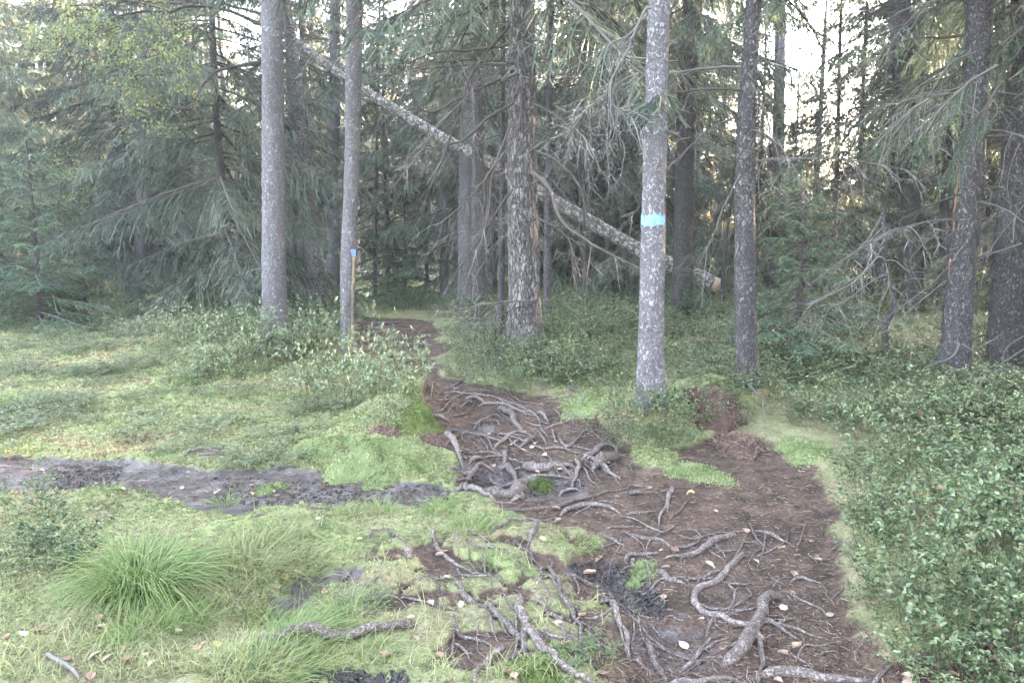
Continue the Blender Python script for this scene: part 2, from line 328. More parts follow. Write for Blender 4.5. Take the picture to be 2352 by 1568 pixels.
def groundmat():
    m, t, b, out = newmat("forest_floor"); tc = N(t, "ShaderNodeTexCoord"); P = tc.outputs["Object"]
    def noise(s, d=6., r=.6):
        n = N(t, "ShaderNodeTexNoise", Scale=s, Detail=d, Roughness=r); t.links.new(P, n.inputs[0]); return n.outputs[0]
    n1, n2, n3, n4 = noise(1.1), noise(7., 7.), noise(45., 6., .7), noise(160., 4., .7)
    c1 = ramp(t, n2, [(.30, (.09, .115, .04)), (.45, (.18, .215, .085)), (.58, (.27, .30, .13)), (.75, (.34, .36, .18))])
    c2 = ramp(t, n3, [(.35, (.13, .10, .065)), (.5, (.24, .21, .12)), (.65, (.33, .29, .19))])
    f1 = N(t, "ShaderNodeMapRange"); f1.inputs[1].default_value = .38; f1.inputs[2].default_value = .58; t.links.new(n1, f1.inputs[0])
    moss = mixc(t, f1.outputs[0], c1, c2)
    moss = mixc(t, .8, moss, ramp(t, n4, [(.25, (.35, .35, .3)), (.6, (1., 1., 1.)), (.8, (1.35, 1.3, 1.2))]), 'MULTIPLY')
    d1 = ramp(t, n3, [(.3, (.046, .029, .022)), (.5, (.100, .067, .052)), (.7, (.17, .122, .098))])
    dirt_and_shade = mixc(t, .7, d1, ramp(t, n4, [(.3, (.45, .42, .42)), (.55, (1., 1., 1.)), (.72, (1.7, 1.6, 1.45))]), 'MULTIPLY')
    dirt_and_shade = mixc(t, .85, dirt_and_shade, ramp(t, n2, [(.34, (.30, .29, .29)), (.58, (1.15, 1.12, 1.1))]), 'MULTIPLY'); dirt_and_shade = mixc(t, .6, dirt_and_shade, ramp(t, noise(2.6, 5.), [(.38, (.42, .40, .40)), (.6, (1.15, 1.12, 1.1))]), 'MULTIPLY')
    mud = ramp(t, n2, [(.32, (.025, .020, .021)), (.5, (.088, .073, .070)), (.68, (.18, .155, .152))])
    mud = mixc(t, .6, mud, ramp(t, n4, [(.3, (.6, .6, .6)), (.6, (1.15, 1.15, 1.15))]), 'MULTIPLY')
    def att(n): return N(t, "ShaderNodeAttribute", attribute_name=n).outputs["Fac"]
    def jag(a):
        ad = N(t, "ShaderNodeMath", operation='ADD'); t.links.new(a, ad.inputs[0])
        mm = N(t, "ShaderNodeMath", operation='MULTIPLY_ADD'); mm.inputs[1].default_value = .9; mm.inputs[2].default_value = -.45; t.links.new(n3, mm.inputs[0]); t.links.new(mm.outputs[0], ad.inputs[1])
        r = N(t, "ShaderNodeMapRange"); r.inputs[1].default_value = .35; r.inputs[2].default_value = .65; t.links.new(ad.outputs[0], r.inputs[0]); return r.outputs[0]
    fd, fm = jag(att("dirt_and_shade")), jag(att("mud"))
    c = mixc(t, fd, moss, dirt_and_shade); c = mixc(t, fm, c, mud); c = mixc(t, att("road"), c, (.42, .38, .34))
    t.links.new(c, b.inputs["Base Color"])
    rr = N(t, "ShaderNodeMapRange"); rr.inputs[3].default_value = .9; rr.inputs[4].default_value = .36; t.links.new(fm, rr.inputs[0]); t.links.new(rr.outputs[0], b.inputs["Roughness"])
    b.inputs["Specular IOR Level"].default_value = .3
    sm = N(t, "ShaderNodeMath", operation='MULTIPLY_ADD'); sm.inputs[1].default_value = .4; t.links.new(n4, sm.inputs[0]); t.links.new(n3, sm.inputs[2])
    bp = N(t, "ShaderNodeBump", Strength=.9, Distance=.02); t.links.new(sm.outputs[0], bp.inputs["Height"]); t.links.new(bp.outputs[0], b.inputs["Normal"])
    return m
M_GROUND = groundmat()

# ------------------------------------------------------------------ the ground: one fan-shaped sheet cut into ground, path, mud and road
def build_ground():
    az = np.unique(np.r_[np.linspace(-180, -60, 30), np.linspace(-60, -38, 40), np.linspace(-38, 38, 560), np.linspace(38, 60, 40), np.linspace(60, 180, 30)])[:-1]
    rad = np.r_[.05, .6, 1.2, np.geomspace(2.0, 26, 560), np.geomspace(27, 220, 60)]
    A, Rr = np.meshgrid(np.radians(az), rad); X = Rr * np.sin(A); Y = Rr * np.cos(A)
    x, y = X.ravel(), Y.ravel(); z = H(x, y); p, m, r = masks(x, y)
    na, nr = len(az), len(rad); V = np.stack([x, y, z], 1)
    i = np.arange(nr - 1)[:, None] * na; k = np.arange(na)[None]; k2 = (k + 1) % na
    Q = np.stack([i + k, i + na + k, i + na + k2, i + k2], -1).reshape(-1, 4)
    fm = m[Q].mean(1); fp = p[Q].mean(1); fr = r[Q].mean(1)
    cls = np.where(fr > .5, 3, np.where(fm > .5, 2, np.where((fp > .5) & (sdf(PATH_AND_SHADE, V[Q].mean(1)[:, 0], V[Q].mean(1)[:, 1]) > -.15), 1, 0)))
    for c, name, lab in ((0, "ground", "mossy forest floor"), (1, "path", "bare brown trodden forest path crossed by roots, plus litter with painted shade in the right corner"), (2, "mud", "dark wet mud in hollows and across the bog"), (3, "road", "pale gravel track glimpsed beyond the trees")):
        q = Q[cls == c]
        if not len(q): continue
        used, inv = np.unique(q, return_inverse=True); mb = MB(); mb.quads(V[used], inv.reshape(-1, 4), 0.5)
        me = mb.mesh(name, M_GROUND, True)
        for an, arr in (("dirt_and_shade", p), ("mud", m), ("road", r)):
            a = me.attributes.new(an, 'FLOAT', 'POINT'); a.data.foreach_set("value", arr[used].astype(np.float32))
        tag(put(name, me), lab, None, None, 'structure')
build_ground()

# ------------------------------------------------------------------ tree building
def spruce_branch(wood, need, p0, az, L, e0, droop, hang, dens, wid, t0=.15, tb=.5):
    fwd = np.array([math.cos(az), math.sin(az), 0.]); perp = np.array([-fwd[1], fwd[0], 0.])
    ts = np.linspace(0, 1, 7); bend = rng.normal(0, .08)
    P = p0 + fwd * (L * ts)[:, None] + perp * (bend * L * ts ** 2)[:, None]
    P[:, 2] += L * (math.tan(e0) * ts - droop * ts ** 2 + .4 * droop * ts ** 4)
    tube(wood, P, np.linspace(.009 * L + .003, .002, 7), 3, rng.uniform(.1, .5), caps=False)
    n = max(4, int(L * dens)); t = t0 + (1 - t0) * rng.random(n) ** .85
    p = np.stack([np.interp(t, ts, P[:, k]) for k in range(3)], 1)
    side = np.where(rng.random(n) < .5, -1., 1.)[:, None]
    ll = np.maximum(.10, L * .36 * (1 - .72 * t) * rng.uniform(.5, 1.15, n))
    d = nrm(fwd * rng.uniform(.4, .9, (n, 1)) + side * perp * rng.uniform(.35, 1., (n, 1)) + np.array([0, 0, -.15]) + .15 * rv(n))
    def q(s): return p + d * (ll * s * (1 - .35 * hang * s))[:, None] + np.array([0, 0, -1.]) * (hang * ll * s ** 1.5)[:, None]
    lt = np.clip(tb + rng.normal(0, .16, n), 0, 1); dn = np.array([0, 0, -1.])
    a = q(0.)
    for s0, s1 in ((0, .35), (.35, .7), (.7, 1.)):
        b = q(s1); dd = b - a; l = np.linalg.norm(dd, axis=1)
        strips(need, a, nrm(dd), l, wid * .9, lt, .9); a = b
    m = 8
    li = np.repeat(np.arange(n), m); s = rng.uniform(.08, 1., n * m)
    st = (p[li] + d[li] * (ll[li] * s * (1 - .35 * hang * s))[:, None] + dn * (hang * ll[li] * s ** 1.5)[:, None])
    pp = nrm(np.cross(d[li], np.array([0, 0, 1.])))
    sdv = nrm(d[li] * .6 + pp * rng.choice([-1., 1.], len(li))[:, None] * .65 + dn * hang * rng.uniform(.3, 1.5, (len(li), 1)) + .25 * rv(len(li)))
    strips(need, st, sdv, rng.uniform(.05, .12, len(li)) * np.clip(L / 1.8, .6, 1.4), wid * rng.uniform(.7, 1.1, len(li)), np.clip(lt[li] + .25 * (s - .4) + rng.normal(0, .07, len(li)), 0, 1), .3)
    # bare inner twigs
    k = max(2, int(L * 15)); tt = rng.uniform(.05, .9, k); pb = np.stack([np.interp(tt, ts, P[:, j]) for j in range(3)], 1)
    strips(wood, pb, nrm(fwd * .5 + perp * rng.uniform(-1, 1, (k, 1)) + dn * rng.uniform(.1, .9, (k, 1))), rng.uniform(.15, .45, k), .006, rng.uniform(.2, .8, k), .4)
def crown(seed, z0, z1, Lf, step=.28, per=3, hang=.6, dens=30, wid=.017, e_lo=-.25, e_hi=.35, droop=.35, mat=None, fine_to=10., name="spruce_crown"):
    global rng
    keep = rng; rng = np.random.default_rng(seed)
    wood, need = MB(), MB(); z = z0
    while z < z1:
        f = (z - z0) / (z1 - z0); fine = z < fine_to
        for _ in range(per):
            L = Lf(f) * rng.uniform(.65, 1.15)
            if L < .15: continue
            spruce_branch(wood, need, np.array([0, 0, z + rng.uniform(-.15, .15)]), rng.uniform(0, 6.283), L, e_lo + (e_hi - e_lo) * f + rng.normal(0, .08), droop * rng.uniform(.6, 1.3) * (1 - .5 * f), hang * rng.uniform(.7, 1.2),
                          dens if fine else dens * .35, wid if fine else wid * 2.6, .12, rng.uniform(.25, .7))
        z += step * (1 if fine else 2.0)
    rng = keep
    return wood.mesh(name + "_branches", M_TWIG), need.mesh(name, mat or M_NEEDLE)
def dead_branch_mesh(seed, L=1.6, n=11, droop=.5, mat=None, r0=.012, lichen=0):
    global rng
    keep = rng; rng = np.random.default_rng(seed); mb = MB()
    ts = np.linspace(0, 1, 9); P = np.zeros((9, 3)); P[:, 0] = L * ts; P[:, 1] = np.cumsum(rng.normal(0, .025 * L, 9)) * ts; P[:, 2] = L * (.12 * ts - droop * ts ** 1.8) + np.cumsum(rng.normal(0, .012, 9)) * ts
    tube(mb, P, np.linspace(r0, .0025, 9), 5, .35, caps=False)
    for k in range(n):
        t = rng.uniform(.2, .98); p = np.array([np.interp(t, ts, P[:, j]) for j in range(3)]); s = rng.choice([-1, 1]); l = L * rng.uniform(.15, .45) * (1.15 - t)
        d = nrm(np.array([rng.uniform(.3, .9), s * rng.uniform(.3, 1.), rng.uniform(-.5, .1)])); u = np.linspace(0, 1, 6)[:, None]
        q = p + d * l * u + np.array([0, 0, -1]) * l * rng.uniform(.2, .8) * u ** 2 + rng.normal(0, .008, (6, 3)) * u
        tube(mb, q, np.linspace(.0034, .0012, 6), 3, rng.uniform(.2, .8), caps=False)
        m = 5; b = q[rng.integers(1, 6, m)]; dd = nrm(d + .8 * rv(m) + np.array([0, 0, -.5])); strips(mb, b, dd, rng.uniform(.05, .2, m), .0045, rng.uniform(.2, .9, m), .4)
    if lichen:
        t = rng.uniform(.2, 1, lichen); p = np.stack([np.interp(t, ts, P[:, j]) for j in range(3)], 1) + .02 * rv(lichen)
        leaves(mb, p, rv(lichen), rv(lichen), rng.uniform(.01, .03, lichen), .012, rng.uniform(.6, 1, lichen))
    me = mb.mesh("dead_branch", mat or M_TWIG); rng = keep; return me
DEAD = [dead_branch_mesh(100 + k, rng.uniform(1.3, 2.0), 12, d) for k, d in enumerate((.25, .45, .65, .9, .35, .7))]
PALE = [dead_branch_mesh(140 + k, rng.uniform(1.1, 1.7), 10, d, M_PALETWIG, .006, 30) for k, d in enumerate((.3, .6, .9, .5))]

def trunk_path(pts, ytop=None, height=13.):
    """pts: [(u, v, width px)...] from the foot upwards; gives the foot, the centre line and radii, continued straight to the given height"""
    b = G(pts[0][0], pts[0][1])[0]; y = b[1]
    P = [b + np.array([0, 0, -.12])]; r = []
    for k, (u, v, w) in enumerate(pts):
        p = at(u, v, y); sl = math.hypot(y, p[0]); r.append(w / 2 / F * y * 1.01)
        if k: P.append(p)
    d = P[-1] - P[-2]; d = d / d[2]; hh = height + b[2] - P[-1][2]
    if hh > .5:
        P += [P[-1] + d * hh * .5, P[-1] + d * hh]; r += [r[-1] * .75, r[-1] * .3]
    return b, np.array(P), np.array(r)
def trunk_mesh(b, P, r, mat, sides=28, step=.05, rough=.06, flare=.35, fine_h=6.5, seed=0, stubs=14, lump=0.):
    global rng
    L = np.r_[0, np.cumsum(np.linalg.norm(np.diff(P, axis=0), axis=1))]; n = int(min(L[-1], fine_h) / step)
    s = np.r_[np.linspace(0, min(L[-1], fine_h), n), np.linspace(fine_h, L[-1], 12)[1:] if L[-1] > fine_h + .5 else []]
    C = spline(np.column_stack([P, r]), 300); Ls = np.linspace(0, 1, 300) * L[-1]
    Q = np.stack([np.interp(s, Ls, C[:, k]) for k in range(4)], 1); rad = Q[:, 3] * (1 + flare * np.exp(-s / .22))
    mb = MB(); tube(mb, Q[:, :3], rad, sides, .5, rough, seed)
    V = mb.V[0]; i = np.arange(len(V)); ring = i // sides; c = Q[np.minimum(ring, len(Q) - 1), :3]; a = (i % sides) / sides * 6.283
    # bark plates: small radial steps
    g = s[np.minimum(ring, len(s) - 1)]
    w = 1 + .035 * np.sign(vnoise(g * 16 + 3 * vnoise(g * 3, a, seed), np.cos(a) * 5 + np.sin(a) * 3, seed + 5)) * rough / .06 + flare * .5 * np.cos(a * 3 + seed) * np.exp(-g / .25)
    mb.V[0] = c + (V - c) * w[:, None]
    for k in range(stubs):
        h = rng.uniform(.5, min(L[-1], 7.)); p = np.array([np.interp(h, s, Q[:, j]) for j in range(3)]); rr = np.interp(h, s, rad); an = rng.uniform(0, 6.283)
        d = np.array([math.cos(an), math.sin(an), rng.uniform(-.5, .2)]); l = rng.uniform(.04, .22)
        tube(mb, [p + d * rr * .85, p + d * (rr + l * .5), p + d * (rr + l) + np.array([0, 0, -.03])], [.009, .006, .003], 4, .4, caps=False)
    return mb.mesh("trunk", mat, True, b), Q, s
def dress(t, b, Q, s, h0, h1, n, kinds, smin=.6, smax=1.3, azr=(0, 6.283), name="dead_branch"):
    """dead branches on a trunk as parts"""
    for k in range(n):
        h = rng.uniform(h0, h1); p = np.array([np.interp(h, s, Q[:, j]) for j in range(3)]) - b
        put(name, kinds[rng.integers(len(kinds))], t, p, rng.uniform(*azr), rng.uniform(smin, smax))

CR = {}
CR['old'] = [crown(201, 4.6, 17, lambda f: 2.3 * (1 - f) ** .7 + .2, .34, 3, .7, 26), crown(202, 3.6, 16, lambda f: 2.6 * (1 - f) ** .7 + .2, .34, 3, .8, 26)]
CR['full'] = [crown(211, .9, 14, lambda f: 2.7 * (1 - f) ** .8 + .15, .27, 4, .85, 26), crown(212, 1.2, 15, lambda f: 2.4 * (1 - f) ** .8 + .15, .27, 4, .7, 26)]
CR['thin'] = [crown(221, 1.4, 11, lambda f: 1.5 * (1 - f) ** .8 + .15, .30, 3, .5, 24), crown(222, 2.2, 12, lambda f: 1.7 * (1 - f) ** .8 + .15, .33, 3, .7, 24)]
CR['young'] = [crown(231, .15, 3.4, lambda f: 1.55 * (1 - f) ** .9 + .1, .13, 4, .35, 34, .018, -.1, .5, .15, M_YOUNG), crown(232, .2, 4.6, lambda f: 1.5 * (1 - f) ** .9 + .1, .16, 4, .4, 32, .018, -.1, .5, .2, M_YOUNG)]
CR['far'] = [crown(241, 1.5, 19, lambda f: 3.0 * (1 - f) ** .8 + .2, .55, 4, .7, 9, .06, fine_to=99), crown(242, 3., 21, lambda f: 2.7 * (1 - f) ** .8 + .2, .55, 4, .6, 9, .06, fine_to=99)]
def add_crown(t, kind, k, loc=(0, 0, 0), sc=1., rz=None):
    w, n = CR[kind][k]; rz = rng.uniform(0, 6.283) if rz is None else rz
    put("crown", n, t, loc, rz, sc); put("bare_branch_wood", w, t, loc, rz, sc)

# ------------------------------------------------------------------ the trees one can tell apart
TREES = {}
def tree(key, pts, mat, label, height=14., crown_=None, cz=0., csc=1., dead=(), pale=(), sides=28, rough=.06, flare=.5, name="spruce_tree", cat="tree", group=None, stubs=14, seed=None, step=.05):
    b, P, r = trunk_path(pts, height=height)
    t = empty(name, b, label, cat, group)
    me, Q, s = trunk_mesh(b, P, r, mat, sides, step, rough, flare, seed=seed if seed is not None else len(TREES) * 3, stubs=stubs)
    tk = put("trunk", me, t)
    if dead: dress(t, b, Q, s, dead[0], dead[1], dead[2], DEAD, *(dead[3:5] if len(dead) > 4 else (.6, 1.3)))
    if pale: dress(t, b, Q, s, pale[0], pale[1], pale[2], PALE, .5, 1.)
    if crown_: add_crown(t, crown_[0], crown_[1], (0, 0, cz), csc)
    TREES[key] = (t, b, Q, s, tk, r); return t
tree('T1', [(631, 795, 56), (628, 500, 50), (627, 250, 47), (624, 0, 45)], M_BARKL, "thick pale grey spruce trunk rising from the bilberry mound left of the path", 17, ('old', 0), 3.2, 1., (4.4, 6.5, 6), (), 36, .05)
tree('T2', [(797, 812, 28), (799, 620, 33), (808, 380, 33), (813, 100, 36), (815, 0, 34)], M_BARKL, "slim spruce with a long peeled strip and a small blue mark beside the path", 15, ('old', 1), 3.6, .8, (4.6, 6., 4), (), 28, .05)
tree('T3', [(733, 732, 40), (716, 500, 36), (694, 300, 30), (675, 150, 26), (655, 0, 22)], M_BARKF, "dark flaky old birch trunk leaning left between the pale spruce and the peeled spruce", 12, None, 0, 1, (3., 6., 8, .4, .8), (), 26, .12, name="birch_tree", stubs=26)
tree('T4', [(1204, 800, 84), (1205, 700, 74), (1200, 450, 67), (1200, 200, 62), (1198, 0, 55)], M_BARKB, "broadest furrowed spruce with long drooping dead branches right of the path", 18, ('old', 1), .2, 1.15, (1.5, 5.5, 15, .8, 1.5), (), 48, .05, .5, stubs=30)
tree('T5', [(1492, 925, 62), (1495, 800, 58), (1501, 500, 52), (1507, 250, 50), (1514, 0, 46)], M_BARKL, "grey spruce marked with a broad light blue paint band", 16, ('old', 0), 1.2, .9, (2.6, 5., 3, .4, .7), (), 44, .06)
tree('T6', [(1566, 738, 45), (1570, 500, 42), (1577, 250, 41), (1592, 0, 40)], M_BARKD, "dark spruce standing just behind the blue banded spruce", 17, ('old', 1), 1., 1., (2., 6., 14, .5, 1.1), (), 28)
tree('T7', [(1716, 880, 48), (1711, 600, 46), (1714, 300, 42), (1731, 0, 32)], M_BARKD, "straight dark spruce in the gap right of the blue banded spruce", 13, ('thin', 1), 2.5, 1., (1.8, 5., 12, .5, 1.2), (), 34, .05)
tree('T8', [(2192, 885, 64), (2203, 700, 60), (2225, 450, 56), (2240, 200, 52), (2252, 0, 50)], M_BARKD, "dark spruce with a narrow orange streak down its left edge", 15, ('old', 0), .2, .9, (1.4, 5., 14, .6, 1.2), (1.2, 4., 8), 40, .06)
tree('T9', [(2318, 845, 92), (2326, 600, 82), (2345, 350, 74), (2362, 0, 66)], M_BARKD, "stout dark spruce cut by the right edge of the photo", 16, ('old', 1), .4, .9, (1.5, 5., 14, .6, 1.2), (1., 4., 12), 40, .07)
tree('T10', [(2098, 715, 42), (2090, 450, 42), (2066, 0, 44)], M_BARKD, "grey spruce a little behind the orange streaked spruce", 17, ('old', 0), 0., 1., (1.5, 6., 16), (), 24)
tree('T11', [(2172, 715, 36), (2180, 500, 36), (2200, 0, 36)], M_BARKD, "dark spruce half hidden behind the orange streaked spruce", 17, ('old', 1), .5, 1., (1.5, 6., 12), (), 24)
tree('T12', [(1862, 640, 13), (1876, 400, 12), (1892, 120, 9)], M_BARKD, "thin dark dying spruce with short twigs in the bright gap on the right", 9, None, 0, 1, (1., 7.5, 26, .4, .8), (), 12, .06, .1)
tree('T13', [(1020, 690, 19), (1021, 400, 18), (1023, 200, 16)], M_BARKL, "slim pale trunk at the far end of the path", 15, ('old', 0), .6, .9, (2, 6, 8), (), 20)
tree('T14', [(1069, 705, 33), (1070, 450, 32), (1077, 100, 28)], M_BARKL, "pale speckled spruce just beyond the bend in the path", 16, ('old', 1), .4, 1., (1.5, 6, 12), (), 24)
tree('T15', [(1100, 742, 32), (1097, 500, 28), (1098, 250, 26)], M_BARKD, "brown spruce with twiggy foot left of the broad furrowed spruce", 14, ('thin', 1), 2.5, 1., (.8, 6, 20, .5, 1.), (), 24)
tree('T16', [(1150, 775, 15), (1153, 500, 13), (1155, 250, 10)], M_BARKD, "pole thin spruce close against the left of the broad furrowed spruce", 9, None, 0, 1, (1., 5, 12, .4, .8), (), 14)
tree('T17', [(765, 690, 30), (765, 450, 28), (768, 200, 24)], M_BARKL, "pale spruce seen behind the peeled spruce", 16, ('old', 0), .5, 1., (1.5, 6, 12), (), 22)
tree('T18', [(226, 660, 22), (224, 400, 20), (222, 150, 18)], M_BARKD, "hazy trunk behind the young bushy spruce on the left", 17, ('old', 1), 1., 1., (1.5, 6, 12), (), 20)
tree('T19', [(322, 700, 24), (325, 450, 22), (332, 200, 18)], M_BARKL, "pale trunk rising beside the yellowing birch boughs on the left", 14, ('thin', 0), 3., 1., (1.5, 6, 10), (), 20)
tree('T20', [(116, 650, 13), (113, 400, 13), (111, 40, 9)], M_BARKD, "thin dark spruce spire against the bright sky at upper left", 12.5, ('thin', 1), 1.4, 1., (1., 6, 14, .4, .9), (), 14)
tree('T21', [(268, 672, 14), (268, 450, 13), (270, 250, 11)], M_BARKD, "dark thin trunk between two hazy trunks on the left", 13, ('thin', 0), 2.5, .9, (1, 6, 10), (), 14)
tree('T22', [(1786, 668, 24), (1788, 400, 24), (1793, 0, 22)], M_BARKL, "hazy pale trunk in front of the white sky gap", 18, ('old', 0), 7., .7, (2, 9, 8), (), 20)
tree('T23', [(1344, 742, 9), (1343, 600, 8), (1340, 450, 6)], M_BARKD, "very thin dead pole near the drooping boughs of the broad spruce", 5, None, 0, 1, (.8, 4, 8, .3, .6), (), 10, name="dead_sapling")
tree('T24', [(1655, 735, 10), (1664, 600, 9), (1682, 430, 6)], M_BARKD, "leaning dead pole between the log end and the straight dark spruce", 4.6, None, 0, 1, (.8, 4, 6, .3, .6), (), 10, name="dead_sapling")
tree('T25', [(1257, 755, 18), (1258, 500, 16), (1262, 250, 13)], M_BARKD, "slim dark spruce close against the right of the broad furrowed spruce", 12, ('thin', 1), 2.6, .9, (1, 6, 14, .5, 1.), (), 18)
tree('T26', [(860, 690, 10), (862, 500, 9), (866, 300, 7)], M_BARKD, "thin dark spruce over the end of the path", 9, ('thin', 0), .3, .9, (1, 4, 6), (), 12)
tree('T27', [(1600, 640, 14), (1603, 300, 13), (1608, 0, 11)], M_BARKL, "thin pale trunk visible right of the dark spruce behind the blue band", 18, ('old', 0), 3., .8, (2, 9, 8), (), 14)
tree('T28', [(1470, 660, 26), (1455, 400, 24), (1446, 100, 22)], M_BARKD, "grey spruce glimpsed left of the blue banded spruce", 18, ('old', 1), 1., 1., (2, 8, 14), (), 18)
tree('T29', [(1395, 690, 12), (1398, 400, 11), (1400, 200, 9)], M_BARKD, "slender spruce behind the lichen branch", 11, ('thin', 1), .8, 1., (1, 6, 12), (), 12)
tree('T30', [(672, 700, 17), (672, 500, 16), (668, 300, 14)], M_BARKD, "brown trunk between the thick pale spruce and the leaning birch", 14, ('thin', 0), 2., 1., (1, 6, 10), (), 16)

# paint, peeled strip, orange streak: shells a few mm proud of their trunks
def shell(key, name, mat, v0, v1, a0, a1, label=None, proud=.004, jit=.02, ja=5., gap=-9.):
    """a thin coat that follows the bark between two heights and two angles (0 faces the viewer, + to the right)"""
    t, b, Q, s, tk, r = TREES[key]; y = b[1]; z0, z1 = at(0, v0, y)[2], at(0, v1, y)[2]; me = tk.data
    co = np.zeros(len(me.vertices) * 3); me.vertices.foreach_get("co", co); co = co.reshape(-1, 3) + b
    quads = np.array([p.vertices[:] for p in me.polygons if len(p.vertices) == 4]); C = co[quads].mean(1)
    vd = math.atan2(-b[0], b[1])
    def cen(z): return np.stack([np.interp(z, Q[:, 2], Q[:, k]) for k in range(2)], -1)
    def ang(p): c = cen(p[:, 2]); a = np.degrees(np.arctan2(p[:, 0] - c[:, 0], -(p[:, 1] - c[:, 1])) - vd); return (a + 180) % 360 - 180
    rr = np.hypot(*(C[:, :2] - cen(C[:, 2])).T); ok = (C[:, 2] < z0 + .12) & (C[:, 2] > z1 - .12) & (rr < np.interp(C[:, 2], Q[:, 2], Q[:, 3]) * 1.5)
    A = ang(C); ok &= (A > a0 - 20) & (A < a1 + 20); K = 5; mb = MB(); g = np.linspace(0, 1, K + 1)
    for q in co[quads[ok]]:
        G2 = (q[0] * (1 - g)[:, None, None] + q[1] * g[:, None, None]) * (1 - g)[None, :, None] + (q[3] * (1 - g)[:, None, None] + q[2] * g[:, None, None]) * g[None, :, None]
        V = G2.reshape(-1, 3); c = cen(V[:, 2]); d = V[:, :2] - c; n = np.hypot(d[:, 0], d[:, 1])[:, None]; d = d / n
        i = np.arange(K)[:, None] * (K + 1) + np.arange(K)[None]; fq = np.stack([i, i + 1, i + K + 2, i + K + 1], -1).reshape(-1, 4)
        cc = V[fq].mean(1); a = ang(cc); w = fbm(a * .12, cc[:, 2] * 14, 9, 3); w2 = fbm(cc[:, 2] * 9, a * .02, 10, 3)
        k = (fbm(cc[:, 2] * 11, a * .05, 12, 3) > gap) & (cc[:, 2] < z0 + jit * w) & (cc[:, 2] > z1 + jit * w2) & (a > a0 + ja * w2) & (a < a1 + ja * w2)
        V = V.copy(); V[:, :2] += d * proud
        if k.any(): u, inv = np.unique(fq[k], return_inverse=True); mb.quads(V[u], inv.reshape(-1, 4), .5)
    o = put(name, mb.mesh(name, mat, True, b), tk)
    if label: o['label'] = label
shell('T5', "paint_band", M_PAINT, 494, 519, -85, 58, "broad light blue paint band", .004, .035, 8., -.6)
shell('T2', "paint_mark", M_PAINT, 572, 588, 20, 62, "small blue paint mark", .008, .01)
shell('T2', "peeled_strip", M_WOOD, 575, 785, 30, 54, "pale bare wood where bark has peeled", .004, .03, 9)
shell('T8', "bark_streak", M_STREAK, 390, 640, -66, -50, "narrow orange streak", .004, .04, 12, -.12)

# ------------------------------------------------------------------ foliage masses: full spruces and young spruces that reach the ground
def spruce(u, v, kind, k, sc, label, cat="tree", r=.11, group=None, name="spruce_tree", rz=None, h=13):
    b = G(u, v)[0]; t = empty(name, b, label, cat, group)
    mb = MB(); n = 24; zz = np.linspace(-.1, h * sc, n); tube(mb, np.stack([.03 * np.sin(zz), .03 * np.cos(zz * .7), zz], 1), np.linspace(r, .01, n), 10, .5, .06, int(u))
    put("trunk", mb.mesh("trunk", M_BARKD, True), t); add_crown(t, kind, k, (0, 0, 0), sc, rz)
    return t
spruce(520, 745, 'full', 0, 1.0, "big spruce with drooping green boughs to the ground left of the thick pale trunk", r=.085)
spruce(410, 690, 'full', 1, .95, "tall drooping spruce at the back of the bog behind the yellowing birch", r=.09)
spruce(90, 752, 'young', 0, 1.0, "bushy young spruce low at the left edge of the bog", r=.05, h=3.3)
spruce(-40, 735, 'young', 1, .95, "young spruce at the very left edge behind the bushy one", r=.05, h=4.5)
spruce(195, 735, 'young', 1, .5, "small young spruce right of the bushy one beside the bog", r=.04, h=4.5)
spruce(10, 672, 'full', 1, 1., "tall grey green spruce rising above the young spruces at far left", r=.14)
spruce(-150, 712, 'full', 0, 1., "drooping spruce with grey hanging twigs cut by the left edge", r=.14)
spruce(165, 660, 'old', 1, 1.05, "hazy spruce behind the left edge of the bog", r=.14)
spruce(930, 690, 'young', 1, 1.0, "dark young spruce closing the end of the path", r=.05, h=4.5)
spruce(890, 680, 'thin', 0, .9, "slender dark spruce at the end of the path beside the young one", r=.07, h=11)
spruce(980, 672, 'thin', 1, .9, "slender spruce beyond the path bend", r=.07, h=11)
spruce(1390, 672, 'thin', 0, .9, "sparse understorey spruce behind the drooping dead boughs", r=.06, h=11)
spruce(1830, 830, 'young', 0, .62, "low flat branched young spruce right of the straight dark spruce", r=.03, h=3.3)
spruce(1900, 790, 'thin', 1, .55, "sparse young spruce behind the crooked dead sapling", r=.04, h=11)
spruce(1585, 742, 'young', 1, .24, "small light green spruce under the log end", r=.03, h=4.5)
spruce(1960, 700, 'thin', 0, .95, "sparse grey green spruce in the middle distance on the right", r=.07, h=11)
spruce(1765, 690, 'thin', 1, .75, "sparse spruce right behind the straight dark spruce", r=.06, h=11)
spruce(2030, 680, 'full', 1, .9, "bushy spruce behind the crooked sapling at right", r=.12)
spruce(2260, 700, 'full', 0, .9, "dense spruce behind the two big trunks at the right", r=.12)
spruce(2420, 720, 'full', 1, .9, "spruce past the right edge showing only its branch tips", r=.12)
